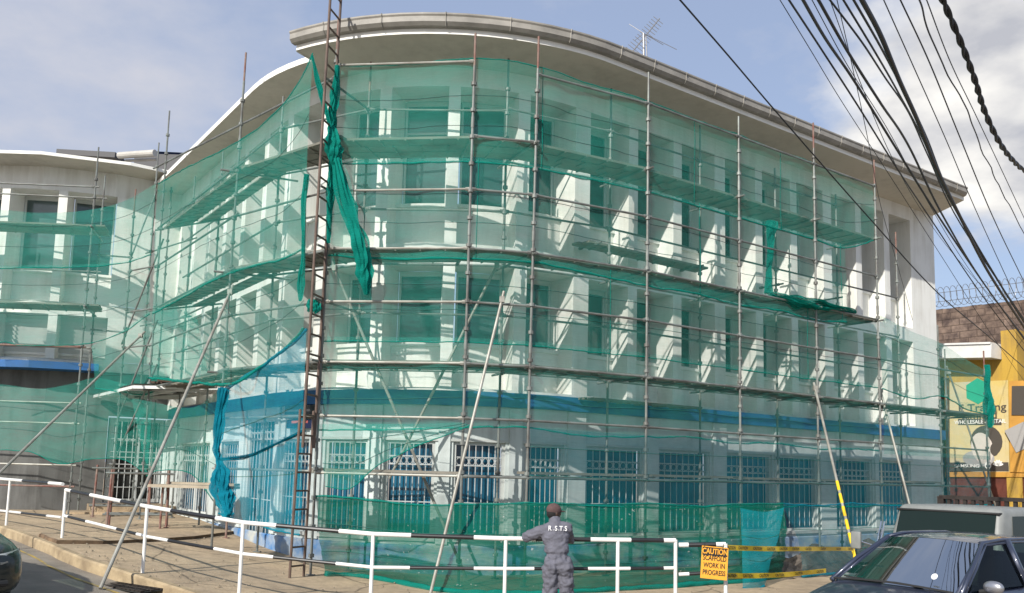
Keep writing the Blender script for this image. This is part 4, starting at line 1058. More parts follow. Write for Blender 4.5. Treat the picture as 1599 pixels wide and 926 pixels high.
# drain grate in the gutter
gr = empty('drain_grate', on_ground(206, 913, -0.15), 'rusty iron drain grate set in the road at the kerb', 'grate'); gr.rotation_euler.z = RAD(-34)
M['iron'] = mat('rusty_cast_iron', (0.05, 0.04, 0.035), 0.7, 0.4, 0.4, 6)
m1 = MB()
for i in range(15): m1.box((-0.7 + 0.1 * i, 0, 0), (0.035, 0.7, 0.03))
for j in range(5): m1.box((0, -0.33 + 0.165 * j, 0.002), (1.5, 0.04, 0.03))
m1.build('bars', 'iron', gr)
m1 = MB(); m1.box((0, 0, -0.012), (1.5, 0.72, 0.012)); m1.build('pit', 'dark', gr)

# ------------------------------------------------------------------ railings
M['white'] = mat('white_gloss_paint', (0.78, 0.77, 0.74), 0.4, 0, 0.12, 5); M['black'] = mat('black_gloss_paint', (0.02, 0.02, 0.022), 0.4, 0, 0.4, 6)
def railing(label, tops, lows, posts, tseg, lseg):
    """tops / lows: (px, py, D) samples of the two rails; posts: px of the posts; tseg / lseg: px where the colour changes, starting white"""
    root = empty('guard_railing', (0, 0, 0), label, 'railing', 'striped guard railings')
    def at(samples, x):
        for (xa, ya, da), (xb, yb, db) in zip(samples, samples[1:]):
            if xa <= x <= xb or (x > xb and (xb, yb, db) == samples[-1]) or x < xa:
                t = (x - xa) / (xb - xa); inv = (1 / da) * (1 - t) + (1 / db) * t
                return at_D(x, ya + (yb - ya) * t, 1 / inv)
    for samples, seg, r in ((tops, tseg, 0.031), (lows, lseg, 0.024)):
        mb = MB(); col = 0; x0 = samples[0][0]
        cuts = seg + [samples[-1][0]]
        for x1 in cuts:
            mb.mi(col); n = max(1, int((x1 - x0) / 40))
            inner = sorted({x0, x1} | {s[0] for s in samples if x0 < s[0] < x1})
            for a, b_ in zip(inner, inner[1:]): mb.tube(at(samples, a), at(samples, b_), r, 10, cap=True)
            x0 = x1; col = 1 - col
        mb.build('rail', ['white', 'black'], root)
    for x in posts:
        p = at(tops, x); mb = MB(); g = G(p.x)
        mb.tube((p.x, p.y, g - 0.02), (p.x, p.y, p.z + 0.01), 0.026, 10)
        mb.build('post', 'white', root)
    return root
railing('long black and white striped railing across the middle of the pavement',
        [(103, 765, 15.8), (230, 791, 13.45), (380, 816, 12.4), (583, 834, 12.0), (790, 841, 12.0), (965, 843, 12.1), (1055, 844, 12.2)],
        [(99, 805, 15.8), (230, 838, 13.45), (380, 865, 12.4), (583, 886, 12.0), (790, 888, 12.0), (965, 888, 12.1), (1055, 887, 12.2)],
        [103, 230, 380, 583, 790, 965, 1055],
        [112, 142, 190, 220, 268, 338, 432, 530, 642, 740, 836, 922, 985, 1036], [107, 135, 183, 214, 263, 335, 427, 525, 640, 740, 834, 918, 984, 1036])
railing('level black and white railing running off the left edge',
        [(-90, 740, 22.0), (16, 749, 18.7), (98, 756, 16.0)], [(-90, 788, 22.0), (16, 799, 18.7), (96, 808, 16.0)], [-90, 16],
        [-60, -20, 36, 77], [-60, -20, 34, 73])
railing('short striped railing section carrying the orange caution sign',
        [(1060, 851, 11.75), (1133, 850, 11.7)], [(1060, 897, 11.75), (1133, 893, 11.7)], [1133], [1075, 1118], [1076, 1112])
# caution sign
cs_c = at_D(1115.5, 879, 11.60)
M['orange'] = mat('orange_sign_plastic', (0.80, 0.36, 0.03), 0.5, 0, 0.12, 6); M['signblack'] = mat('sign_black', (0.012, 0.011, 0.01), 0.5)
csn = empty('caution_sign', cs_c, 'orange caution sign reading scaffold work in progress tied to the short railing', 'sign')
csn.rotation_euler = (RAD(86), RAD(4), RAD(-2))
sw, sh = 0.345, 0.415
m1 = MB(); m1.box((0, 0, 0), (sw, sh, 0.005)); m1.build('plate', 'orange', csn)
m1 = MB(); m1.box((0, sh / 2 - 0.065, 0.0035), (sw - 0.02, 0.105, 0.002)); m1.build('header', 'signblack', csn)
text('CAUTION', 'lettering', csn, frame_mtx((0, sh / 2 - 0.066, 0.006), (1, 0, 0), (0, 1, 0)), 0.098, 'orange', xs=0.74, bold=0.0025)
for i, s_ in enumerate(('SCAFFOLD', 'WORK IN', 'PROGRESS')):
    text(s_, 'lettering', csn, frame_mtx((0, 0.055 - 0.092 * i, 0.004), (1, 0, 0), (0, 1, 0)), 0.088, 'signblack', xs=0.72, bold=0.0015)
m1 = MB()
for sx in (-0.14, 0.1): m1.poly([(sx, sh / 2 - 0.01, 0.004), (sx, sh / 2 + 0.04, 0.03), (sx + 0.01, sh / 2 + 0.05, 0.0), (sx, sh / 2, -0.01)], 0.004, 5)
m1.build('tie', 'dark', csn)
# caution tape
def tape(label, pts):
    pts = [Vector(p) for p in pts]; N = 24; mb = MB(); P_ = [spline(pts, i / N) for i in range(N + 1)]
    up, dn = [], []
    for i, p in enumerate(P_):
        tw = 0.25 * sin(i * 0.9) ; h = 0.036
        up.append(p + Vector((0, h * sin(tw), h * cos(tw)))); dn.append(p - Vector((0, h * sin(tw), h * cos(tw))))
    mb.grid([up, dn]); o = mb.build('caution_tape', 'tape', None, recalc=False); tag(o, label, 'tape', 'caution tapes')
    L = (P_[-1] - P_[0]).length; n = int(L / 0.62)
    for k in range(n):
        t = (k + 0.5) / n; p = spline(pts, t); q = spline(pts, min(1, t + 0.03)); x = (q - p).normalized()
        nn = Vector((x.y, -x.x, 0)).normalized(); 
        if nn.y > 0: nn = -nn
        text('CAUTION', 'lettering', o, frame_mtx(p + nn * 0.012, x, (0, 0, 1)), 0.055, 'signblack', xs=1.3, extr=0.0005, bold=0.001)
    return o
tape('upper yellow caution tape stretched from the short railing to the taped raking tube', [at_D(1133, 855, 11.7), at_D(1200, 857, 12.9), at_D(1265, 857, 14.4), at_D(1333, 857, 16.9)])
tape('lower yellow caution tape sagging from the short railing behind the dark car', [at_D(1133, 899, 11.7), at_D(1180, 899, 12.4), at_D(1230, 897, 13.3), at_D(1290, 891, 14.6)])

# ------------------------------------------------------------------ yellow shop and the old wall on the right
M['yellow'] = wall_paint('yellow_wall_paint', (0.46, 0.29, 0.05), (0.26, 0.17, 0.06), 0.8); M['orangepaint'] = mat('orange_board', (0.55, 0.28, 0.05), 0.6, 0, 0.2, 2)
M['oldwall'] = mat('stained_old_masonry', (0.25, 0.18, 0.14), 0.95, 0, 0, 2.4, c2=(0.075, 0.052, 0.045), bump=0.9, bscale=7, detail=14)
M['boardwhite'] = mat('printed_board', (0.52, 0.50, 0.42), 0.5, 0, 0, 0.35, c2=(0.55, 0.42, 0.14)); M['printgrey'] = mat('printed_grey', (0.33, 0.32, 0.31), 0.5); M['printdark'] = mat('printed_dark', (0.07, 0.06, 0.05), 0.5)
M['printgreen'] = mat('printed_green', (0.02, 0.34, 0.20), 0.5); M['printwhite'] = mat('printed_white', (0.75, 0.74, 0.70), 0.5); M['printskin'] = mat('printed_skin_tone', (0.55, 0.50, 0.45), 0.5); M['brownred'] = mat('red_brown_shop_front', (0.14, 0.035, 0.02), 0.7, 0, 0.5, 1.5)
YP = TR + DR * 17.2; YN = -DR
def yp(px, py, o=0.0):
    p = at_pl(px, py, YP, YN); return p + YN * o
shop = empty('yellow_shop', (0, 0, 0), 'yellow shop building with printed phone adverts beyond the end of the white building', 'building')
m1 = MB()
a, b_ = yp(1440, 600), yp(1584, 600)
zt_s, zb_s = yp(1575, 516).z, -2.6
dd_ = Vector((b_.x - a.x, b_.y - a.y, 0)); 
m1.prism([(a.x, a.y), (b_.x, b_.y), (b_.x + DR.x * 9, b_.y + DR.y * 9), (a.x + DR.x * 9, a.y + DR.y * 9)], zb_s, yp(1500, 560).z)
p0, p1 = yp(1566, 560, 0.08), yp(1590, 560, 0.08)
m1.prism([(p0.x, p0.y), (p1.x, p1.y), (p1.x + DR.x * 4, p1.y + DR.y * 4), (p0.x + DR.x * 4, p0.y + DR.y * 4)], zb_s, zt_s)
m1.build('wall', 'yellow', shop)
m1 = MB(); a, b_ = yp(1467, 553, 0.35), yp(1565, 551, 0.35)
m1.beam(a, b_, 0.7, 0.42); ml = a + Vector((0, 0, 0.24)); m1.beam(ml, b_ + Vector((0, 0, 0.24)), 0.8, 0.06); m1.build('awning', 'white_metal', shop)
m1 = MB(); m1.beam(yp(1481, 666, 0.05), yp(1577, 666, 0.05), 0.06, (yp(1530, 596) - yp(1530, 737)).z); sgn = m1.build('sign_board', 'boardwhite', shop)
ym = lambda px, py, o: frame_mtx(yp(px, py, o), Vector((NR.x, NR.y, 0)), (0, 0, 1))
hx = MB(); c = yp(1529, 611, 0.09); hx.add([c + Vector((NR.x, NR.y, 0)) * (0.42 * cos(RAD(60 * k + 30))) + Vector((0, 0, 0.42 * sin(RAD(60 * k + 30)))) for k in range(6)], [(0, 1, 2, 3, 4, 5)]); hx.build('logo', 'printgreen', sgn, recalc=False)
text('E Trading', 'lettering', sgn, ym(1535, 637, 0.09), 0.34, 'printdark', xs=1.15, bold=0.004)
text('Limited', 'lettering', sgn, ym(1531, 649, 0.09), 0.34, 'printdark', xs=1.1, bold=0.004)
m1 = MB(); m1.beam(yp(1498, 659, 0.085), yp(1566, 659, 0.085), 0.006, 0.2); m1.build('strip', 'printdark', sgn)
text('WHOLESALE & RETAIL', 'lettering', sgn, ym(1532, 659, 0.095), 0.17, 'printwhite', xs=0.95, bold=0.002)
m1 = MB(); m1.beam(yp(1484, 729, 0.084), yp(1577, 729, 0.084), 0.006, 0.28); m1.build('strip', 'printdark', sgn)
text('SAMSUNG', 'lettering', sgn, ym(1512, 728, 0.095), 0.145, 'printwhite', xs=1.2, bold=0.003)
def disc(pts, name, m, par):
    mb = MB(); mb.add(pts, [tuple(range(len(pts)))]); return mb.build(name, m, par, recalc=False)
X_ = Vector((NR.x, NR.y, 0)); Z_ = Vector((0, 0, 1))
def oval(px, py, rx, rz, o, name, m, rot=0.0):
    c = yp(px, py, o); return disc([c + X_ * (rx * cos(t) * cos(rot) - rz * sin(t) * sin(rot)) + Z_ * (rx * cos(t) * sin(rot) + rz * sin(t) * cos(rot)) for t in [2 * pi * k / 20 for k in range(20)]], name, m, sgn)
oval(1545, 727, 0.10, 0.12, 0.095, 'logo', 'printwhite'); oval(1548, 721, 0.03, 0.06, 0.095, 'logo', 'printwhite', -0.6)
for k in range(6): oval(1561 + 3.2 * cos(RAD(15 + 30 * k)), 727 - 4.2 * sin(RAD(15 + 30 * k)), 0.035, 0.10, 0.095, 'logo', 'printwhite', RAD(15 + 30 * k - 90))
oval(1542, 690, 0.50, 0.52, 0.086, 'portrait', 'printdark'); oval(1536, 700, 0.34, 0.50, 0.090, 'portrait', 'printskin', 0.2); oval(1530, 716, 0.50, 0.26, 0.088, 'portrait', 'printgrey'); oval(1555, 702, 0.13, 0.2, 0.092, 'portrait', 'printdark')
m1 = MB(); m1.beam(yp(1580, 666, 0.12), yp(1640, 666, 0.12), 0.06, (yp(1600, 594) - yp(1600, 737)).z); s2 = m1.build('sign_board', 'orangepaint', shop)
m1 = MB(); m1.beam(yp(1584, 626, 0.165), yp(1612, 626, 0.165), 0.03, 0.9); m1.build('picture', 'printdark', s2)
m1 = MB(); m1.beam(yp(1582, 690, 0.165), yp(1612, 676, 0.165), 0.03, 0.75); m1.build('picture', 'printgrey', s2)
m1 = MB(); m1.beam(yp(1478, 741, 0.06), yp(1640, 741, 0.06), 0.1, 0.16); m1.build('ledge', 'orangepaint', shop)
m1 = MB(); m1.beam(yp(1480, 800, 0.02), yp(1640, 800, 0.02), 0.06, 2.2); m1.build('shop_front', 'brownred', shop)
for px in (1474, 1482):
    m1 = MB(); m1.tube(yp(px, 590, 0.1), yp(px + 1, 800, 0.1), 0.06, 8); m1.build('downpipe', 'timber', shop)
_t = M['oldwall'].node_tree; _p = _t.nodes['Principled BSDF']; _src = _p.inputs['Base Color'].links[0].from_socket
_tc = _t.nodes.new('ShaderNodeTexCoord'); _dt = _t.nodes.new('ShaderNodeVectorMath'); _dt.operation = 'DOT_PRODUCT'; _dt.inputs[1].default_value = NR
_sp = _t.nodes.new('ShaderNodeSeparateXYZ'); _cb = _t.nodes.new('ShaderNodeCombineXYZ')
_t.links.new(_tc.outputs['Object'], _dt.inputs[0]); _t.links.new(_tc.outputs['Object'], _sp.inputs[0]); _t.links.new(_dt.outputs['Value'], _cb.inputs[0]); _t.links.new(_sp.outputs['Z'], _cb.inputs[1])
_bk = _t.nodes.new('ShaderNodeTexBrick'); _bk.inputs['Scale'].default_value = 1.0; _bk.inputs['Brick Width'].default_value = 0.75; _bk.inputs['Row Height'].default_value = 0.30; _bk.inputs['Mortar Size'].default_value = 0.022
_bk.inputs['Color1'].default_value = (1, 1, 1, 1); _bk.inputs['Color2'].default_value = (0.62, 0.6, 0.58, 1); _bk.inputs['Mortar'].default_value = (0.35, 0.33, 0.31, 1)
_t.links.new(_cb.outputs[0], _bk.inputs['Vector'])
_mx = _t.nodes.new('ShaderNodeMixRGB'); _mx.blend_type = 'MULTIPLY'; _mx.inputs['Fac'].default_value = 0.8; _t.links.new(_src, _mx.inputs['Color1']); _t.links.new(_bk.outputs['Color'], _mx.inputs['Color2']); _t.links.new(_mx.outputs[0], _p.inputs['Base Color'])
OP = TR + DR * 27.0
def op(px, py): return at_pl(px, py, OP, YN)
m1 = MB(); a, b_ = op(1440, 486), op(1720, 452)
m1.prism([(a.x, a.y), (b_.x, b_.y), (b_.x + DR.x * 6, b_.y + DR.y * 6), (a.x + DR.x * 6, a.y + DR.y * 6)], -2.6, 0.0)
top_l, top_r = op(1440, 486).z, op(1720, 455).z
n_ = 30
for i in range(n_):
    t0, t1 = i / n_, (i + 1) / n_; p = Vector((a.x, a.y, 0)).lerp(Vector((b_.x, b_.y, 0)), t0); q = Vector((a.x, a.y, 0)).lerp(Vector((b_.x, b_.y, 0)), t1)
    z_ = top_l + (top_r - top_l) * t0 + random.uniform(-0.012, 0.012)
    m1.prism([(p.x, p.y), (q.x, q.y), (q.x + DR.x * 0.5, q.y + DR.y * 0.5), (p.x + DR.x * 0.5, p.y + DR.y * 0.5)], -1, z_)
tag(m1.build('old_wall', 'oldwall'), 'tall stained brown masonry wall rising behind the yellow shop', 'wall')
M['wire'] = mat('razor_wire_steel', (0.28, 0.27, 0.26), 0.4, 0.7)
m1 = MB(); pts = []
for i in range(420):
    t = i / 419; p = Vector((a.x, a.y, 0)).lerp(Vector((b_.x, b_.y, 0)), t); th = t * 2 * pi * 26
    zc_ = top_l + (top_r - top_l) * t + 0.55
    pts.append(Vector((p.x + DR.x * 0.45 * cos(th), p.y + DR.y * 0.45 * cos(th), zc_ + 0.45 * sin(th))))
m1.poly(pts, 0.012, 4)
for z_ in (0.35, 0.75): m1.tube((a.x, a.y, top_l + z_), (b_.x, b_.y, top_r + z_), 0.012, 5)
tag(m1.build('razor_wire', 'wire'), 'coils of razor wire along the top of the old brown wall', 'razor wire')

# ------------------------------------------------------------------ overhead cables
M['cable'] = mat('black_cable', (0.018, 0.018, 0.02), 0.5)
def cable(label, pts, Ds, r, twist=0, wob=0.0):
    N = 60
    P3 = []
    for i in range(len(pts)):
        t = i / (len(pts) - 1); inv = (1 - t) / Ds[0] + t / Ds[1]
        P3.append(at_D(pts[i][0], pts[i][1], 1 / inv))
    d0_ = (P3[0] - P3[1]); P3 = [P3[0] + d0_ * 0.4] + P3 
    mb = MB(); C_ = [spline(P3, i / N) for i in range(N + 1)]
    if wob: C_ = [p + Vector((noise.noise(p * 1.1) * wob, 0, noise.noise(p * 1.1 + Vector((7, 0, 0))) * wob)) for p in C_]
    if twist:
        for ph in range(2):
            q = []
            M_ = 240
            for i in range(M_ + 1):
                p = spline(P3, i / M_); x = (spline(P3, min(1, i / M_ + 0.01)) - spline(P3, max(0, i / M_ - 0.01))).normalized()
                y = x.cross(Vector((0, 0, 1))).normalized(); z = x.cross(y); an_ = i / M_ * 2 * pi * twist + ph * pi
                q.append(p + (y * cos(an_) + z * sin(an_)) * r * 0.8)
            mb.poly(q, r, 6)
    else: mb.poly(C_, r, 6)
    return tag(mb.build('overhead_cable', 'cable', None, smooth=True), label, 'cable', 'overhead cables')
cable('single thin cable crossing low over the right wing from the top of the frame', [(1062, 0), (1140, 90), (1221, 185), (1357, 340), (1463, 456), (1548, 529), (1640, 610)], (9, 26), 0.011)
cable('leftmost fine wire of the crossing bundle', [(1218, 0), (1265, 77), (1316, 161), (1397, 286), (1470, 400), (1560, 540), (1640, 650)], (10, 28), 0.006)
cable('medium cable left of the thick bundle', [(1232, 0), (1280, 73), (1342, 169), (1400, 262), (1452, 340), (1540, 470), (1640, 600)], (9, 27), 0.013)
cable('thick cable second from the left in the bundle', [(1254, 0), (1290, 62), (1335, 128), (1397, 228), (1463, 334), (1545, 455), (1640, 585)], (8.5, 27), 0.019)
cable('thick cable in the middle of the bundle', [(1278, 0), (1324, 81), (1375, 161), (1419, 228), (1474, 340), (1545, 455), (1640, 580)], (8.5, 27), 0.018)
cable('fine wire weaving between the two thick cables', [(1268, 0), (1324, 103), (1385, 200), (1440, 300), (1520, 430), (1640, 590)], (9.5, 27), 0.006)
cable('medium cable running into the thick bundle from above', [(1296, 0), (1346, 66), (1382, 121), (1419, 176), (1450, 245), (1500, 350), (1600, 500), (1660, 590)], (9, 27), 0.013)
cable('second medium cable joining the heavy cable', [(1317, 0), (1368, 84), (1404, 147), (1440, 215), (1490, 325), (1590, 490), (1650, 580)], (9, 27), 0.013)
cable('third medium cable hugging the heavy cable', [(1333, 0), (1375, 73), (1410, 140), (1445, 210), (1495, 328), (1590, 488), (1650, 575)], (8.5, 27), 0.014)
cable('heaviest black cable of the bundle', [(1346, 0), (1375, 55), (1404, 125), (1434, 191), (1463, 264), (1500, 340), (1544, 426), (1599, 511), (1650, 590)], (8, 26), 0.027)
cable('thin cable right of the heavy cable', [(1380, 0), (1426, 103), (1478, 220), (1529, 340), (1599, 492), (1650, 600)], (9, 27), 0.007)
cable('second thin cable right of the heavy cable', [(1406, 0), (1452, 99), (1500, 217), (1551, 340), (1599, 440), (1650, 545)], (9, 27), 0.009)
cable('wavy thin cable left of the twisted one', [(1434, 0), (1459, 73), (1507, 165), (1537, 242), (1586, 340), (1640, 440)], (9, 26), 0.010, wob=0.05)
cable('straight thin cable nearest the twisted one', [(1447, 0), (1485, 99), (1529, 191), (1599, 340), (1650, 450)], (9, 26), 0.007)
cable('thick twisted pair of cables sagging at the right edge', [(1472, 0), (1500, 66), (1522, 125), (1537, 173), (1559, 220), (1581, 250), (1605, 270), (1660, 300)], (7, 12), 0.017, twist=12)
cable('nearly vertical fine wire crossing behind the bundle', [(1307, 0), (1324, 73), (1346, 173), (1360, 242), (1375, 320), (1404, 423), (1425, 500)], (11, 24), 0.006)
cable('fine wire slanting across the end of the eave', [(1296, 0), (1340, 120), (1390, 240), (1440, 330), (1500, 410), (1600, 520)], (11, 27), 0.006)

# ------------------------------------------------------------------ vehicles
def car_paint(name, c, rough=0.28, metal=0.3):
    m, t, p = new_mat(name)
    p.inputs['Base Color'].default_value = (*c, 1); p.inputs['Roughness'].default_value = rough; p.inputs['Metallic'].default_value = metal
    p.inputs['Coat Weight'].default_value = 0.8; p.inputs['Coat Roughness'].default_value = 0.05
    n = t.nodes.new('ShaderNodeTexNoise'); n.inputs['Scale'].default_value = 9; n.inputs['Detail'].default_value = 7
    tcn = t.nodes.new('ShaderNodeTexCoord'); t.links.new(tcn.outputs['Object'], n.inputs['Vector'])
    r = t.nodes.new('ShaderNodeMapRange'); r.inputs['From Min'].default_value = 0.35; r.inputs['From Max'].default_value = 0.7; r.inputs['To Min'].default_value = rough; r.inputs['To Max'].default_value = rough + 0.25
    t.links.new(n.outputs['Fac'], r.inputs['Value']); t.links.new(r.outputs[0], p.inputs['Roughness'])
    return m
M['carblue'] = car_paint('dark_blue_car_paint', (0.028, 0.036, 0.065))
M['cargreen'] = car_paint('blackish_green_car_paint', (0.012, 0.018, 0.015))
M['truckpaint'] = mat('faded_pale_truck_paint', (0.235, 0.245, 0.235), 0.5, 0, 0.25, 3)
M['carglass'] = mat('dark_car_glass', (0.010, 0.018, 0.015), 0.05, 0, 0, spec=0.3)
gm = bpy.data.materials.new('clear_windscreen_glass'); gm.use_nodes = True; t = gm.node_tree; t.nodes.clear()
_o = t.nodes.new('ShaderNodeOutputMaterial'); _g = t.nodes.new('ShaderNodeBsdfGlossy'); _g.inputs['Roughness'].default_value = 0.02; _g.inputs['Color'].default_value = (0.55, 0.58, 0.60, 1)
_t = t.nodes.new('ShaderNodeBsdfTransparent'); _t.inputs['Color'].default_value = (0.30, 0.40, 0.36, 1); _f = t.nodes.new('ShaderNodeFresnel'); _f.inputs['IOR'].default_value = 1.36
_x = t.nodes.new('ShaderNodeMixShader'); t.links.new(_f.outputs[0], _x.inputs[0]); t.links.new(_t.outputs[0], _x.inputs[1]); t.links.new(_g.outputs[0], _x.inputs[2]); t.links.new(_x.outputs[0], _o.inputs[0])
M['clearglass'] = gm
M['seat'] = mat('dark_seat_cloth', (0.035, 0.036, 0.038), 0.8)
M['rubber'] = mat('black_rubber', (0.02, 0.02, 0.02), 0.7); M['chrome'] = mat('chrome_trim', (0.65, 0.65, 0.65), 0.15, 1.0); M['lamp'] = mat('headlamp_lens', (0.30, 0.32, 0.31), 0.08, 0.3, 0, spec=0.8)
M['rim'] = mat('alloy_rim', (0.4, 0.4, 0.42), 0.3, 0.8); M['sticker'] = mat('white_sticker', (0.7, 0.7, 0.7), 0.6)
def subsurf(o, lv=2):
    s = o.modifiers.new('smooth', 'SUBSURF'); s.levels = lv; s.render_levels = lv
    for p in o.data.polygons: p.use_smooth = True
def rbox(mb, c, size, r, seg=3, taper=None, rz=0.0):
    bm = bmesh.new(); bmesh.ops.create_cube(bm, size=1.0)
    for v in bm.verts:
        v.co = Vector((v.co.x * size[0], v.co.y * size[1], v.co.z * size[2]))
        if taper: v.co = taper(v.co)
    bmesh.ops.bevel(bm, geom=list(bm.edges), offset=r, segments=seg, profile=0.5, affect='EDGES')
    bm.verts.index_update(); R = Matrix.Rotation(rz, 3, 'Z')
    mb.add([Vector(c) + R @ v.co for v in bm.verts], [[v.index for v in f.verts] for f in bm.faces]); bm.free()
def make_car(label, loc, heading, paint, hz=0.0):
    """local axes: x forward, y left, z up from the road; x = 0 at the foot of the windscreen"""
    root = empty('parked_car', loc, label, 'car'); root.rotation_euler.z = heading
    st = [ # x, half width, sill z, belt z, top z (centre)
        (1.13, 0.50, 0.30, 0.58, 0.62), (1.08, 0.66, 0.22, 0.66, 0.72), (0.95, 0.77, 0.2, 0.72, 0.79), (0.70, 0.82, 0.2, 0.79, 0.87), (0.35, 0.84, 0.2, 0.87, 0.94), (0.05, 0.855, 0.2, 0.93, 0.985),
        (-0.15, 0.86, 0.2, 0.96, 0.99), (-0.8, 0.865, 0.2, 0.97, 0.98), (-1.6, 0.865, 0.2, 0.99, 1.0), (-2.3, 0.85, 0.2, 1.02, 1.03), (-2.8, 0.82, 0.22, 1.04, 1.05), (-3.0, 0.72, 0.28, 0.95, 1.0), (-3.06, 0.5, 0.34, 0.85, 0.9)]
    rows = []
    for x, hw, zs, zb, zt in st:
        half = [(0, zs), (hw * 0.85, zs), (hw * 0.97, zs + 0.1), (hw, zs + (zb - zs) * 0.45), (hw * 0.985, zs + (zb - zs) * 0.8), (hw * 0.93, zb), (hw * 0.72, zb + (zt - zb) * 0.65), (hw * 0.35, zt - 0.004), (0, zt)]
        rows.append([(x + (0.0 if abs(y) < 0.4 * hw else 0), y, z) for y, z in half] + [(x, -y, z) for y, z in half[-2:0:-1]])
    mb = MB(); n = len(rows[0])
    mb.add([p for r in rows for p in r], [(i * n + k, i * n + (k + 1) % n, (i + 1) * n + (k + 1) % n, (i + 1) * n + k) for i in range(len(rows) - 1) for k in range(n)] + [tuple(range(n)), tuple((len(rows) - 1) * n + k for k in range(n - 1, -1, -1))])
    body = mb.build('body', paint, root); subsurf(body)
    # roof and pillars
    mb = MB(); rr = []
    for x, w_, z, zc in ((-0.74, 0.55, 1.415, 1.455), (-0.95, 0.57, 1.445, 1.49), (-1.5, 0.575, 1.46, 1.51), (-2.1, 0.56, 1.45, 1.49), (-2.5, 0.53, 1.40, 1.44)):
        rr.append([(x + 0.05 * (1 - abs(t)), w_ * t, z + (zc - z) * (1 - t * t)) for t in (-1, -0.85, -0.5, 0, 0.5, 0.85, 1)])
    mb.grid(rr); mb.grid([[(a, b_, c - 0.03) for a, b_, c in r] for r in rr])
    ro = mb.build('roof', paint, root); subsurf(ro, 1)
    mb = MB()
    for s in (-1, 1):
        mb.poly([(0.12, 0.76 * s, 0.93), (-0.3, 0.68 * s, 1.19), (-0.76, 0.56 * s, 1.43), (-1.1, 0.585 * s, 1.462), (-1.8, 0.585 * s, 1.462), (-2.5, 0.55 * s, 1.40), (-2.85, 0.66 * s, 1.03)], [0.030, 0.026, 0.026, 0.022, 0.022, 0.03, 0.05], 8)
        mb.beam((-1.22, 0.80 * s, 0.97), (-1.25, 0.585 * s, 1.45), 0.05, 0.1); mb.beam((-2.1, 0.79 * s, 0.99), (-2.15, 0.575 * s, 1.44), 0.05, 0.1)
    pil = mb.build('pillar', paint, root, smooth=True)
    for s in (-1, 1):                                     # panels that close the gap between screen, side glass and roof
        mb = MB()
        mb.grid([[(0.13, 0.70 * s, 0.945), (-0.32, 0.635 * s, 1.195), (-0.76, 0.535 * s, 1.435)], [(0.02, 0.775 * s, 0.955), (-0.38, 0.70 * s, 1.19), (-0.80, 0.60 * s, 1.425)]])
        mb.grid([[(-0.74, 0.54 * s, 1.45), (-1.3, 0.575 * s, 1.485), (-2.1, 0.56 * s, 1.475), (-2.5, 0.53 * s, 1.42)], [(-0.78, 0.607 * s, 1.41), (-1.3, 0.617 * s, 1.43), (-2.1, 0.61 * s, 1.42), (-2.5, 0.60 * s, 1.37)]])
        o_ = mb.build('pillar', paint, root, smooth=True); sd_ = o_.modifiers.new('t', 'SOLIDIFY'); sd_.thickness = 0.02
    def glass(name, q, nu=6, bulge=0.04, axis=(1, 0, 0)):
        a, b_, c, d = (Vector(v) for v in q); ax_ = Vector(axis); g = MB()
        g.grid([[a.lerp(b_, i / nu).lerp(d.lerp(c, i / nu), j / 4) + ax_ * (bulge * 4 * (i / nu) * (1 - i / nu)) for i in range(nu + 1)] for j in range(5)])
        return g.build(name, 'clearglass', root, smooth=True, recalc=False)
    ws = glass('windscreen', [(0.10, 0.72, 0.945), (0.10, -0.72, 0.945), (-0.74, -0.54, 1.425), (-0.74, 0.54, 1.425)], 10, 0.07, (1, 0, 0.35))
    for s in (-1, 1):
        glass('side_window', [(-0.05, 0.775 * s, 0.97), (-1.2, 0.81 * s, 0.98), (-1.22, 0.60 * s, 1.43), (-0.72, 0.585 * s, 1.41)], 4, 0.01, (0, s, 0))
        glass('side_window', [(-1.24, 0.81 * s, 0.98), (-2.1, 0.80 * s, 1.0), (-2.15, 0.585 * s, 1.42), (-1.26, 0.60 * s, 1.43)], 4, 0.01, (0, s, 0))
        if s > 0 and paint == 'carblue':
            m = MB(); m.box((0, 0, 0), (0.13, 0.25, 0.16)); mo = m.build('mirror', paint if paint != 'carblue' else 'rim', root); mo.location = (-0.16, 0.96 * s, 1.03); subsurf(mo, 3)
            m = MB(); m.tube((0, 0, -0.03), (-0.0, -0.14 * s, -0.06), 0.025, 8); m.build('arm', 'rubber', mo)
        for x_ in (0.32, -2.28):
            wh = empty('wheel', (x_, 0.74 * s, 0.31)); wh.parent = root
            m = MB(); m.poly([(0.25 * cos(t), 0, 0.25 * sin(t)) for t in [2 * pi * q / 28 for q in range(28)]], 0.085, 10, closed=True); m.build('tyre', 'rubber', wh, smooth=True)
            m = MB(); m.tube((0, -0.05, 0), (0, 0.05, 0), 0.19, 20); m.build('rim', 'rim', wh)
            m = MB()
        m = MB(); m.grid([[(1.045 - 0.20 * u * u - 0.05 * v, (0.42 + 0.30 * u) * s, 0.56 + 0.08 * u + 0.12 * v * (1 - 0.3 * u)) for u in (0, 0.25, 0.5, 0.75, 1)] for v in (0, 0.33, 0.66, 1)])
        h = m.build('headlight', 'lamp', root, recalc=False, smooth=True); h.location = (0.058, 0.0, 0.0)
        sl_ = h.modifiers.new('thick', 'SOLIDIFY'); sl_.thickness = 0.05; sl_.offset = 0
    gr_ = MB()
    for z in (0.52, 0.57, 0.62): gr_.poly([(1.12, -0.40, z), (1.165, -0.2, z), (1.175, 0, z), (1.165, 0.2, z), (1.12, 0.40, z)], 0.013, 6)
    gr_.build('grille', 'chrome', root)
    m = MB(); m.poly([(1.13, -0.5, 0.36), (1.165, -0.25, 0.36), (1.17, 0, 0.36), (1.165, 0.25, 0.36), (1.13, 0.5, 0.36)], 0.04, 8); m.build('lower_grille', 'rubber', root)
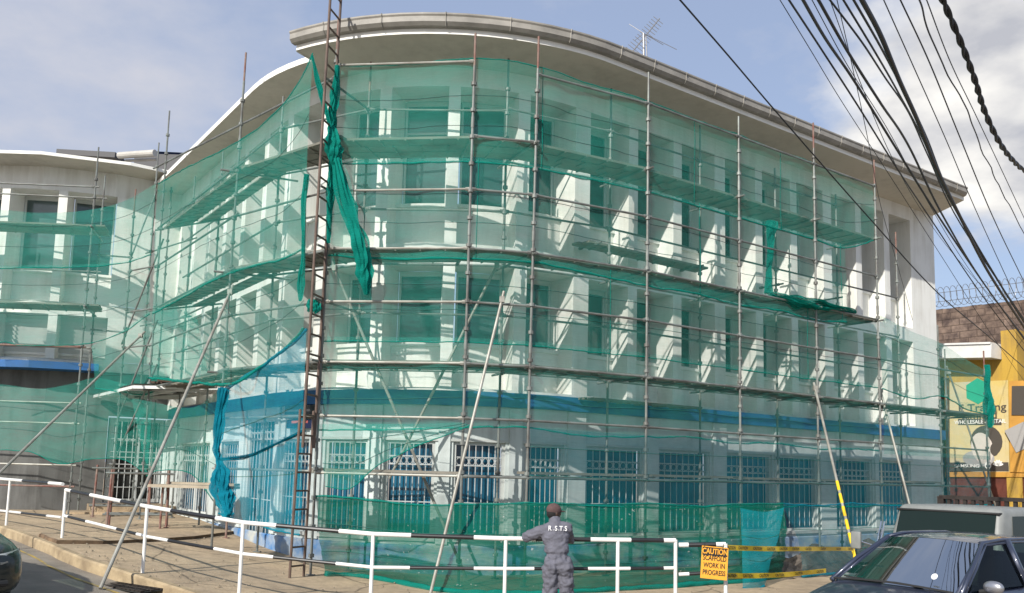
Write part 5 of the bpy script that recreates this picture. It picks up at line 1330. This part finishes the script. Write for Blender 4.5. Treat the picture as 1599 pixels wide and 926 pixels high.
    for y_ in (-0.36, 0.36):
        m = MB(); rbox(m, (-1.12, y_, 0.98), (0.18, 0.46, 0.62), 0.06, 3); rbox(m, (-1.16, y_, 1.33), (0.11, 0.24, 0.16), 0.04, 3); m.build('seat', 'seat', root, smooth=True)
    m = MB(); rbox(m, (-2.0, 0, 1.0), (0.2, 1.2, 0.55), 0.06, 3); m.build('rear_seat', 'seat', root, smooth=True)
    m = MB(); rbox(m, (-0.22, 0, 0.93), (0.5, 1.38, 0.14), 0.05, 3); m.build('dashboard', 'seat', root, smooth=True)
    m = MB(); m.poly([(-0.52 + 0.09 * sin(t), -0.36 + 0.18 * cos(t), 1.02 + 0.16 * sin(t)) for t in [2 * pi * q / 20 for q in range(20)]], 0.016, 6, closed=True); m.build('steering_wheel', 'rubber', root, smooth=True)
    m = MB(); rbox(m, (-0.62, 0.0, 1.38), (0.03, 0.22, 0.06), 0.012, 2); m.build('rear_view_mirror', 'rubber', root)
    m = MB()
    m.poly([(0.16, 0.70, 0.962), (0.185, 0.35, 0.985), (0.195, 0, 0.995), (0.185, -0.35, 0.985), (0.16, -0.70, 0.962)], 0.012, 5); m.build('scuttle', 'rubber', root)
    for y0, y1 in ((0.5, -0.05), (-0.1, -0.6)):
        m = MB(); m.beam((0.17, y0, 0.975), (0.10, y1, 0.995), 0.02, 0.015); m.build('wiper', 'rubber', root)
    m = MB()
    for s in (-1, 1): m.tube((-1.02, 0.872 * s, 0.88), (-0.86, 0.872 * s, 0.88), 0.014, 6)
    m.build('door_handle', 'chrome', root)
    return root, ws
hd = atan2(-DR.y, -DR.x)
GRD = -2.17
suv, ws = make_car('dark blue hatchback parked at the right edge in front of the truck', (4.36, 9.92, GRD + 0.06), hd, 'carblue')
m1 = MB(); c = Vector((-0.02, 0.44, 1.075)); m1.add([c + Vector((0.0, 0.035 * cos(t), 0.03 * sin(t))) + Vector((0.055 - 0.022 * sin(t), 0, 0.02)) for t in [2 * pi * k / 16 for k in range(16)]], [tuple(range(16))]); m1.build('sticker', 'sticker', suv, recalc=False)
hdl = atan2(-DL.y, -DL.x)
lc, _w = make_car('blackish green car with chrome grille nosing in at the left edge', (-7.0, 10.60, -1.80), RAD(-36), 'cargreen')

trk = empty('truck', (6.36, 12.74, -2.24), 'old pale grey truck cab with a black slatted rack behind it', 'truck'); trk.rotation_euler.z = hd
# x = 0 at the top edge of the windscreen
def tp(v):
    k = 1.0 if v.z < 0 else 0.0
    return Vector((v.x + (0.28 if (v.x > 0 and v.z < 0) else 0), v.y * (1.06 if v.z < 0 else 0.96), v.z))
mb = MB(); rbox(mb, (-0.62, 0, 1.50), (1.30, 1.58, 0.78), 0.09, 4, tp); mb.build('cab', 'truckpaint', trk, smooth=True)
mb = MB(); rbox(mb, (-0.15, 0, 0.80), (2.3, 1.66, 0.72), 0.10, 4); mb.build('body', 'truckpaint', trk, smooth=True)
mb = MB(); rbox(mb, (0.03, 0, 1.815), (0.12, 1.50, 0.03), 0.012, 2); mb.build('visor', 'rubber', trk, smooth=True)
g = MB(); a, b_, c, d = Vector((0.255, 0.72, 1.24)), Vector((0.255, -0.72, 1.24)), Vector((0.055, -0.70, 1.80)), Vector((0.055, 0.70, 1.80))
g.grid([[a.lerp(b_, i / 8).lerp(d.lerp(c, i / 8), j / 3) + Vector((0.012 + 0.02 * 4 * (i / 8) * (1 - i / 8), 0, 0)) for i in range(9)] for j in range(4)]); wso = g.build('windscreen', 'carglass', trk, smooth=True, recalc=False)
for s in (-1, 1):
    g = MB(); g.quad((-0.10, 0.835 * s, 1.28), (-0.95, 0.835 * s, 1.28), (-0.95, 0.775 * s, 1.78), (-0.22, 0.775 * s, 1.78)); g.build('side_window', 'carglass', trk, recalc=False)
    m = MB(); rbox(m, (0, 0, 0), (0.06, 0.16, 0.26), 0.02, 2); mo = m.build('mirror', 'truckpaint', trk, smooth=True); mo.location = (0.42 if s < 0 else 0.28, (1.22 if s < 0 else 0.93) * s, 1.32)
    m = MB(); m.tube((0, 0, 0.0), (-0.2, -0.3 * s, -0.1), 0.012, 6); m.build('arm', 'chrome', mo)
m = MB()
for dy_ in (0, 0.05): m.poly([(0.32, -0.92 - dy_, 1.14), (0.2, -0.88 - dy_, 1.62)], 0.014, 6)
m.poly([(0.28, -0.86, 1.3), (0.3, -0.96, 1.22), (0.25, -0.9, 1.5)], 0.012, 6); m.build('mirror_bracket', 'chrome', trk)
rk = MB(); y0 = 0.95
rk.beam((-1.45, -0.9, 1.99), (-1.45, y0, 1.99), 0.08, 0.06); rk.beam((-1.45, -0.9, 1.82), (-1.45, y0, 1.82), 0.06, 0.05)
for i in range(15):
    y = -0.88 + 1.78 * i / 14; rk.beam((-1.45, y, 1.8), (-1.45, y, 1.99), 0.05 if 0 < i < 14 else 0.1, 0.05, up=Vector((1, 0, 0)))
for y in (-0.88, 0.92): rk.beam((-1.45, y, 0.8), (-1.45, y, 2.0), 0.1, 0.08, up=Vector((1, 0, 0)))
rk.build('rack', 'iron', trk)
mb = MB(); rbox(mb, (-3.1, 0, 1.15), (3.2, 1.8, 0.75), 0.03, 2); mb.build('bed', 'darkgrey', trk)
mb = MB(); mb.beam((-1.7, 0.85, 1.95), (-3.6, 1.0, 1.75), 0.08, 0.06); mb.beam((-1.6, 0.55, 2.2), (-2.2, 0.95, 1.85), 0.09, 0.08); mb.build('arm', 'ant', trk)
for s in (-1, 1):
    for x_ in (0.3, -3.3):
        wh = empty('wheel', (x_, 0.72 * s, 0.36)); wh.parent = trk
        m = MB(); m.poly([(0.27 * cos(t), 0, 0.27 * sin(t)) for t in [2 * pi * q / 24 for q in range(24)]], 0.095, 10, closed=True); m.build('tyre', 'rubber', wh, smooth=True)
        m = MB(); m.tube((0, -0.06, 0), (0, 0.06, 0), 0.2, 18); m.build('rim', 'truckpaint', wh)
    m = MB(); m.tube((0.99, 0.6 * s, 0.85), (1.03, 0.6 * s, 0.85), 0.1, 18); m.build('headlight', 'lamp', trk)
# rubble heaps by the foot of the wall on the right
M['rubble'] = mat('dark_rubble', (0.12, 0.10, 0.085), 0.95, 0, 0.6, 5, bump=0.8, bscale=14)

mb = MB(); rows = []
cH = on_ground(1290, 893)
for i in range(25):
    u = i / 24; row = []
    for j in range(13):
        v = j / 12; p = cH + DR * (u * 6.0 - 2.2) + NR * (v * 1.7 - 1.1)
        h = 0.55 * sin(pi * u) ** 0.5 * sin(pi * v) * (0.75 + 0.9 * noise.noise(Vector((p.x * 1.7, p.y * 1.7, 3)))) + 0.09 * noise.noise(Vector((p.x * 7, p.y * 7, 0)))
        row.append((p.x, p.y, G(p.x) - 0.03 + max(0, h)))
    rows.append(row)
mb.grid(rows)
o = mb.build('rubble', 'rubble'); tag(o, 'heap of dark rubble behind the sagging bluish net', 'rubble', kind='stuff')

# ------------------------------------------------------------------ the man at the railing
M['skin'] = mat('dark_brown_skin', (0.055, 0.028, 0.018), 0.5, 0, 0.2, 20)
M['hair'] = mat('black_hair', (0.01, 0.009, 0.009), 0.9)
M['capcloth'] = mat('maroon_grey_cap_cloth', (0.10, 0.058, 0.055), 0.9, 0, 0.25, 20, bump=0.2, bscale=120)
M['overall'] = mat('grey_work_overall', (0.125, 0.125, 0.155), 0.85, 0, 0.25, 7, bump=0.35, bscale=90)
PX, PY, PZ = 0.665, 11.60, -2.155
def organic(name, prims, voxel, material, parent, smooth_it=6, crease=None):
    mb = MB()
    for p in prims:
        if p[0] == 'e':
            _, c, r = p[:3]; rot = p[3] if len(p) > 3 else None
            bm = bmesh.new(); bmesh.ops.create_uvsphere(bm, u_segments=20, v_segments=14, radius=1.0); bm.verts.index_update()
            vs = []
            for v in bm.verts:
                q = Vector((v.co.x * r[0], v.co.y * r[1], v.co.z * r[2]))
                if rot: q = rot @ q
                vs.append(q + Vector(c))
            mb.add(vs, [[v.index for v in f.verts] for f in bm.faces]); bm.free()
        else:
            _, pts, rs = p
            P_ = [linear([Vector(q) for q in pts], i / 24) for i in range(25)] if len(pts) > 2 else [Vector(pts[0]).lerp(Vector(pts[1]), i / 8) for i in range(9)]
            n_ = len(P_) - 1
            R_ = [linear([Vector((r, 0, 0)) for r in rs], i / n_).x for i in range(n_ + 1)]
            mb.poly(P_, R_, 14)
            for q, r in ((P_[0], R_[0]), (P_[-1], R_[-1])):
                bm = bmesh.new(); bmesh.ops.create_uvsphere(bm, u_segments=14, v_segments=10, radius=r); bm.verts.index_update()
                mb.add([v.co + q for v in bm.verts], [[v.index for v in f.verts] for f in bm.faces]); bm.free()
    o = mb.build(name + '_tmp', material, None)
    r = o.modifiers.new('r', 'REMESH'); r.mode = 'VOXEL'; r.voxel_size = voxel
    s = o.modifiers.new('s', 'SMOOTH'); s.factor = 0.5; s.iterations = smooth_it
    dg = bpy.context.evaluated_depsgraph_get()
    me = bpy.data.meshes.new_from_object(o.evaluated_get(dg))
    bpy.data.objects.remove(o)
    me.name = name
    if crease:
        me.calc_loop_triangles()
        ns = [v.normal.copy() for v in me.vertices]
        for v, n_ in zip(me.vertices, ns): v.co += n_ * crease(v.co)
    for p in me.polygons: p.use_smooth = True
    me.materials.clear(); me.materials.append(M[material])
    o = bpy.data.objects.new(name, me); COL.objects.link(o)
    if parent is not None: o.parent = parent
    return o
HR = Matrix.Rotation(RAD(-58), 3, 'Z') @ Matrix.Rotation(RAD(-6), 3, 'X')
HC = Vector((-0.058, 0.13, 1.615))
def hp(x, y, z): return HC + HR @ Vector((x, y, z))
LH, RH = Vector((-0.285, 0.475, 1.235)), Vector((-0.08, 0.50, 1.245))
prims = [('e', HC, (0.076, 0.096, 0.112), HR), ('e', hp(0, 0.03, -0.06), (0.058, 0.066, 0.062), HR), ('e', hp(0, 0.098, -0.012), (0.013, 0.02, 0.022), HR),
         ('e', hp(0.076, -0.005, -0.012), (0.012, 0.022, 0.032), HR), ('e', hp(-0.076, -0.005, -0.012), (0.012, 0.022, 0.032), HR),
         ('e', hp(0.028, 0.085, 0.008), (0.014, 0.012, 0.009), HR), ('e', hp(-0.028, 0.085, 0.008), (0.014, 0.012, 0.009), HR), ('e', hp(0, 0.092, -0.058), (0.024, 0.012, 0.010), HR),
         ('t', [(-0.04, 0.08, 1.42), (-0.055, 0.11, 1.56)], [0.062, 0.056]),
         ('e', (-0.03, 0.045, 1.26), (0.13, 0.075, 0.18)), ('e', (-0.01, 0.0, 1.0), (0.11, 0.07, 0.16)), ('t', [(-0.17, 0.07, 1.40), (0.10, 0.09, 1.42)], [0.05, 0.05]),
         ('t', [(-0.19, 0.07, 1.38), (-0.42, 0.20, 1.285), (-0.30, 0.44, 1.275)], [0.045, 0.036, 0.026]), ('t', [(0.12, 0.09, 1.40), (0.17, 0.33, 1.25), (-0.04, 0.48, 1.272)], [0.045, 0.036, 0.026]),
         ('t', [(-0.085, 0.0, 0.92), (-0.10, 0.03, 0.48), (-0.13, -0.03, 0.1)], [0.075, 0.05, 0.036]), ('t', [(0.085, 0.0, 0.92), (0.12, 0.03, 0.48), (0.14, -0.03, 0.1)], [0.075, 0.05, 0.036])]
for c, s in ((LH, 1), (RH, -1)):
    prims.append(('e', c + Vector((0, -0.005, 0.008)), (0.04, 0.045, 0.018)))
    for i in range(4):
        L = (0.06, 0.075, 0.07, 0.055)[i]; bx = -0.03 + 0.02 * i
        prims.append(('t', [c + Vector((bx, 0.025, 0.008)), c + Vector((bx + 0.004 * (i - 1.5), 0.025 + L * 0.5, 0.0)), c + Vector((bx + 0.006 * (i - 1.5), 0.025 + L * 0.72, -0.03 - L * 0.25))], [0.0088, 0.0082, 0.007]))
    prims.append(('t', [c + Vector((0.032 * s, -0.01, 0.005)), c + Vector((0.056 * s, 0.015, -0.008)), c + Vector((0.058 * s, 0.035, -0.03))], [0.011, 0.0095, 0.008]))
man = organic('person', prims, 0.0065, 'skin', None, 3)
man.location = (PX, PY, PZ)
tag(man, 'man in grey work overalls and a maroon cap leaning his arms on the striped railing', 'person')
def wr(p):
    a = 0.014 * noise.noise(Vector((p.x * 9, p.y * 9, p.z * 16))) + 0.010 * noise.noise(Vector((p.x * 22, p.y * 20, p.z * 34)))
    if p.z < 1.06: a += 0.017 * noise.noise(Vector((p.x * 14 + p.z * 14, p.y * 10, p.z * 10 - p.x * 16)))
    if 1.0 < p.z < 1.12 : a += 0.007 * sin(p.x * 95) * (1 - abs(p.z - 1.06) / 0.06) 
    return a - 0.020 * math.exp(-((p.z - 1.082) / 0.018) ** 2)
cl_ = [('e', (-0.035, 0.055, 1.30), (0.185, 0.115, 0.17)), ('e', (-0.02, 0.03, 1.14), (0.165, 0.115, 0.15)), ('e', (0.0, 0.0, 0.97), (0.185, 0.13, 0.16)), ('e', (-0.085, -0.035, 0.93), (0.10, 0.11, 0.12)), ('e', (0.095, -0.035, 0.93), (0.10, 0.11, 0.12)),
       ('t', [(-0.17, 0.065, 1.395), (-0.04, 0.07, 1.45), (0.11, 0.085, 1.42)], [0.074, 0.066, 0.076]),
       ('t', [(-0.04, 0.075, 1.43), (-0.05, 0.095, 1.525)], [0.085, 0.072]),
       ('t', [(-0.18, 0.07, 1.385), (-0.425, 0.20, 1.285), (-0.31, 0.41, 1.278)], [0.082, 0.066, 0.046]), ('t', [(0.11, 0.09, 1.40), (0.17, 0.33, 1.25), (-0.01, 0.46, 1.275)], [0.080, 0.066, 0.046]),
       ('t', [(-0.09, 0.0, 0.90), (-0.105, 0.03, 0.50), (-0.135, -0.03, 0.10)], [0.115, 0.088, 0.075]), ('t', [(0.095, 0.0, 0.90), (0.125, 0.03, 0.50), (0.145, -0.03, 0.10)], [0.115, 0.088, 0.075])]
cov = organic('overall', cl_, 0.011, 'overall', man, 4, wr)
cp = [('e', hp(0, -0.008, 0.035), (0.089, 0.107, 0.088), HR), ('e', hp(0, 0.105, 0.028), (0.068, 0.075, 0.010), HR), ('e', hp(0, -0.005, 0.122), (0.01, 0.01, 0.006), HR)]
cap = organic('cap', cp, 0.006, 'capcloth', man, 2)
hair = organic('hair', [('e', hp(0, -0.022, -0.012), (0.079, 0.086, 0.078), HR)], 0.008, 'hair', man, 1)
for s, x_ in ((-1, -0.14), (1, 0.15)):
    b_ = organic('shoe', [('e', (x_, 0.03, 0.05), (0.05, 0.13, 0.05)), ('t', [(x_, -0.04, 0.06), (x_, -0.03, 0.13)], [0.05, 0.05])], 0.01, 'rubber', man, 3)
# lettering across the back, laid on the cloth
def back_y(x, z):
    v = [q.co.y for q in cov.data.vertices if abs(q.co.x - x) < 0.035 and abs(q.co.z - z) < 0.022]
    return min(v) if v else 0
M['letter'] = mat('white_lettering', (0.75, 0.75, 0.75), 0.7)
for i, ch in enumerate(('R', '.', 'S', '.', 'T', '.', 'S')):
    x_ = -0.105 + (-0.012, 0.034, 0.060, 0.093, 0.118, 0.150, 0.175)[i] * 1.12; z_ = 1.418
    yy = min(back_y(x_, z_ + 0.03), back_y(x_, z_), back_y(x_, z_ - 0.03)); y_lo, y_hi = back_y(x_, z_ - 0.03), back_y(x_, z_ + 0.03)
    text(ch, 'lettering', man, frame_mtx((x_, yy - 0.010, z_), (1, 0, 0), (0, 0, 1)), 0.088 if ch != '.' else 0.07, 'letter', xs=0.85, extr=0.001, bold=0.0012)
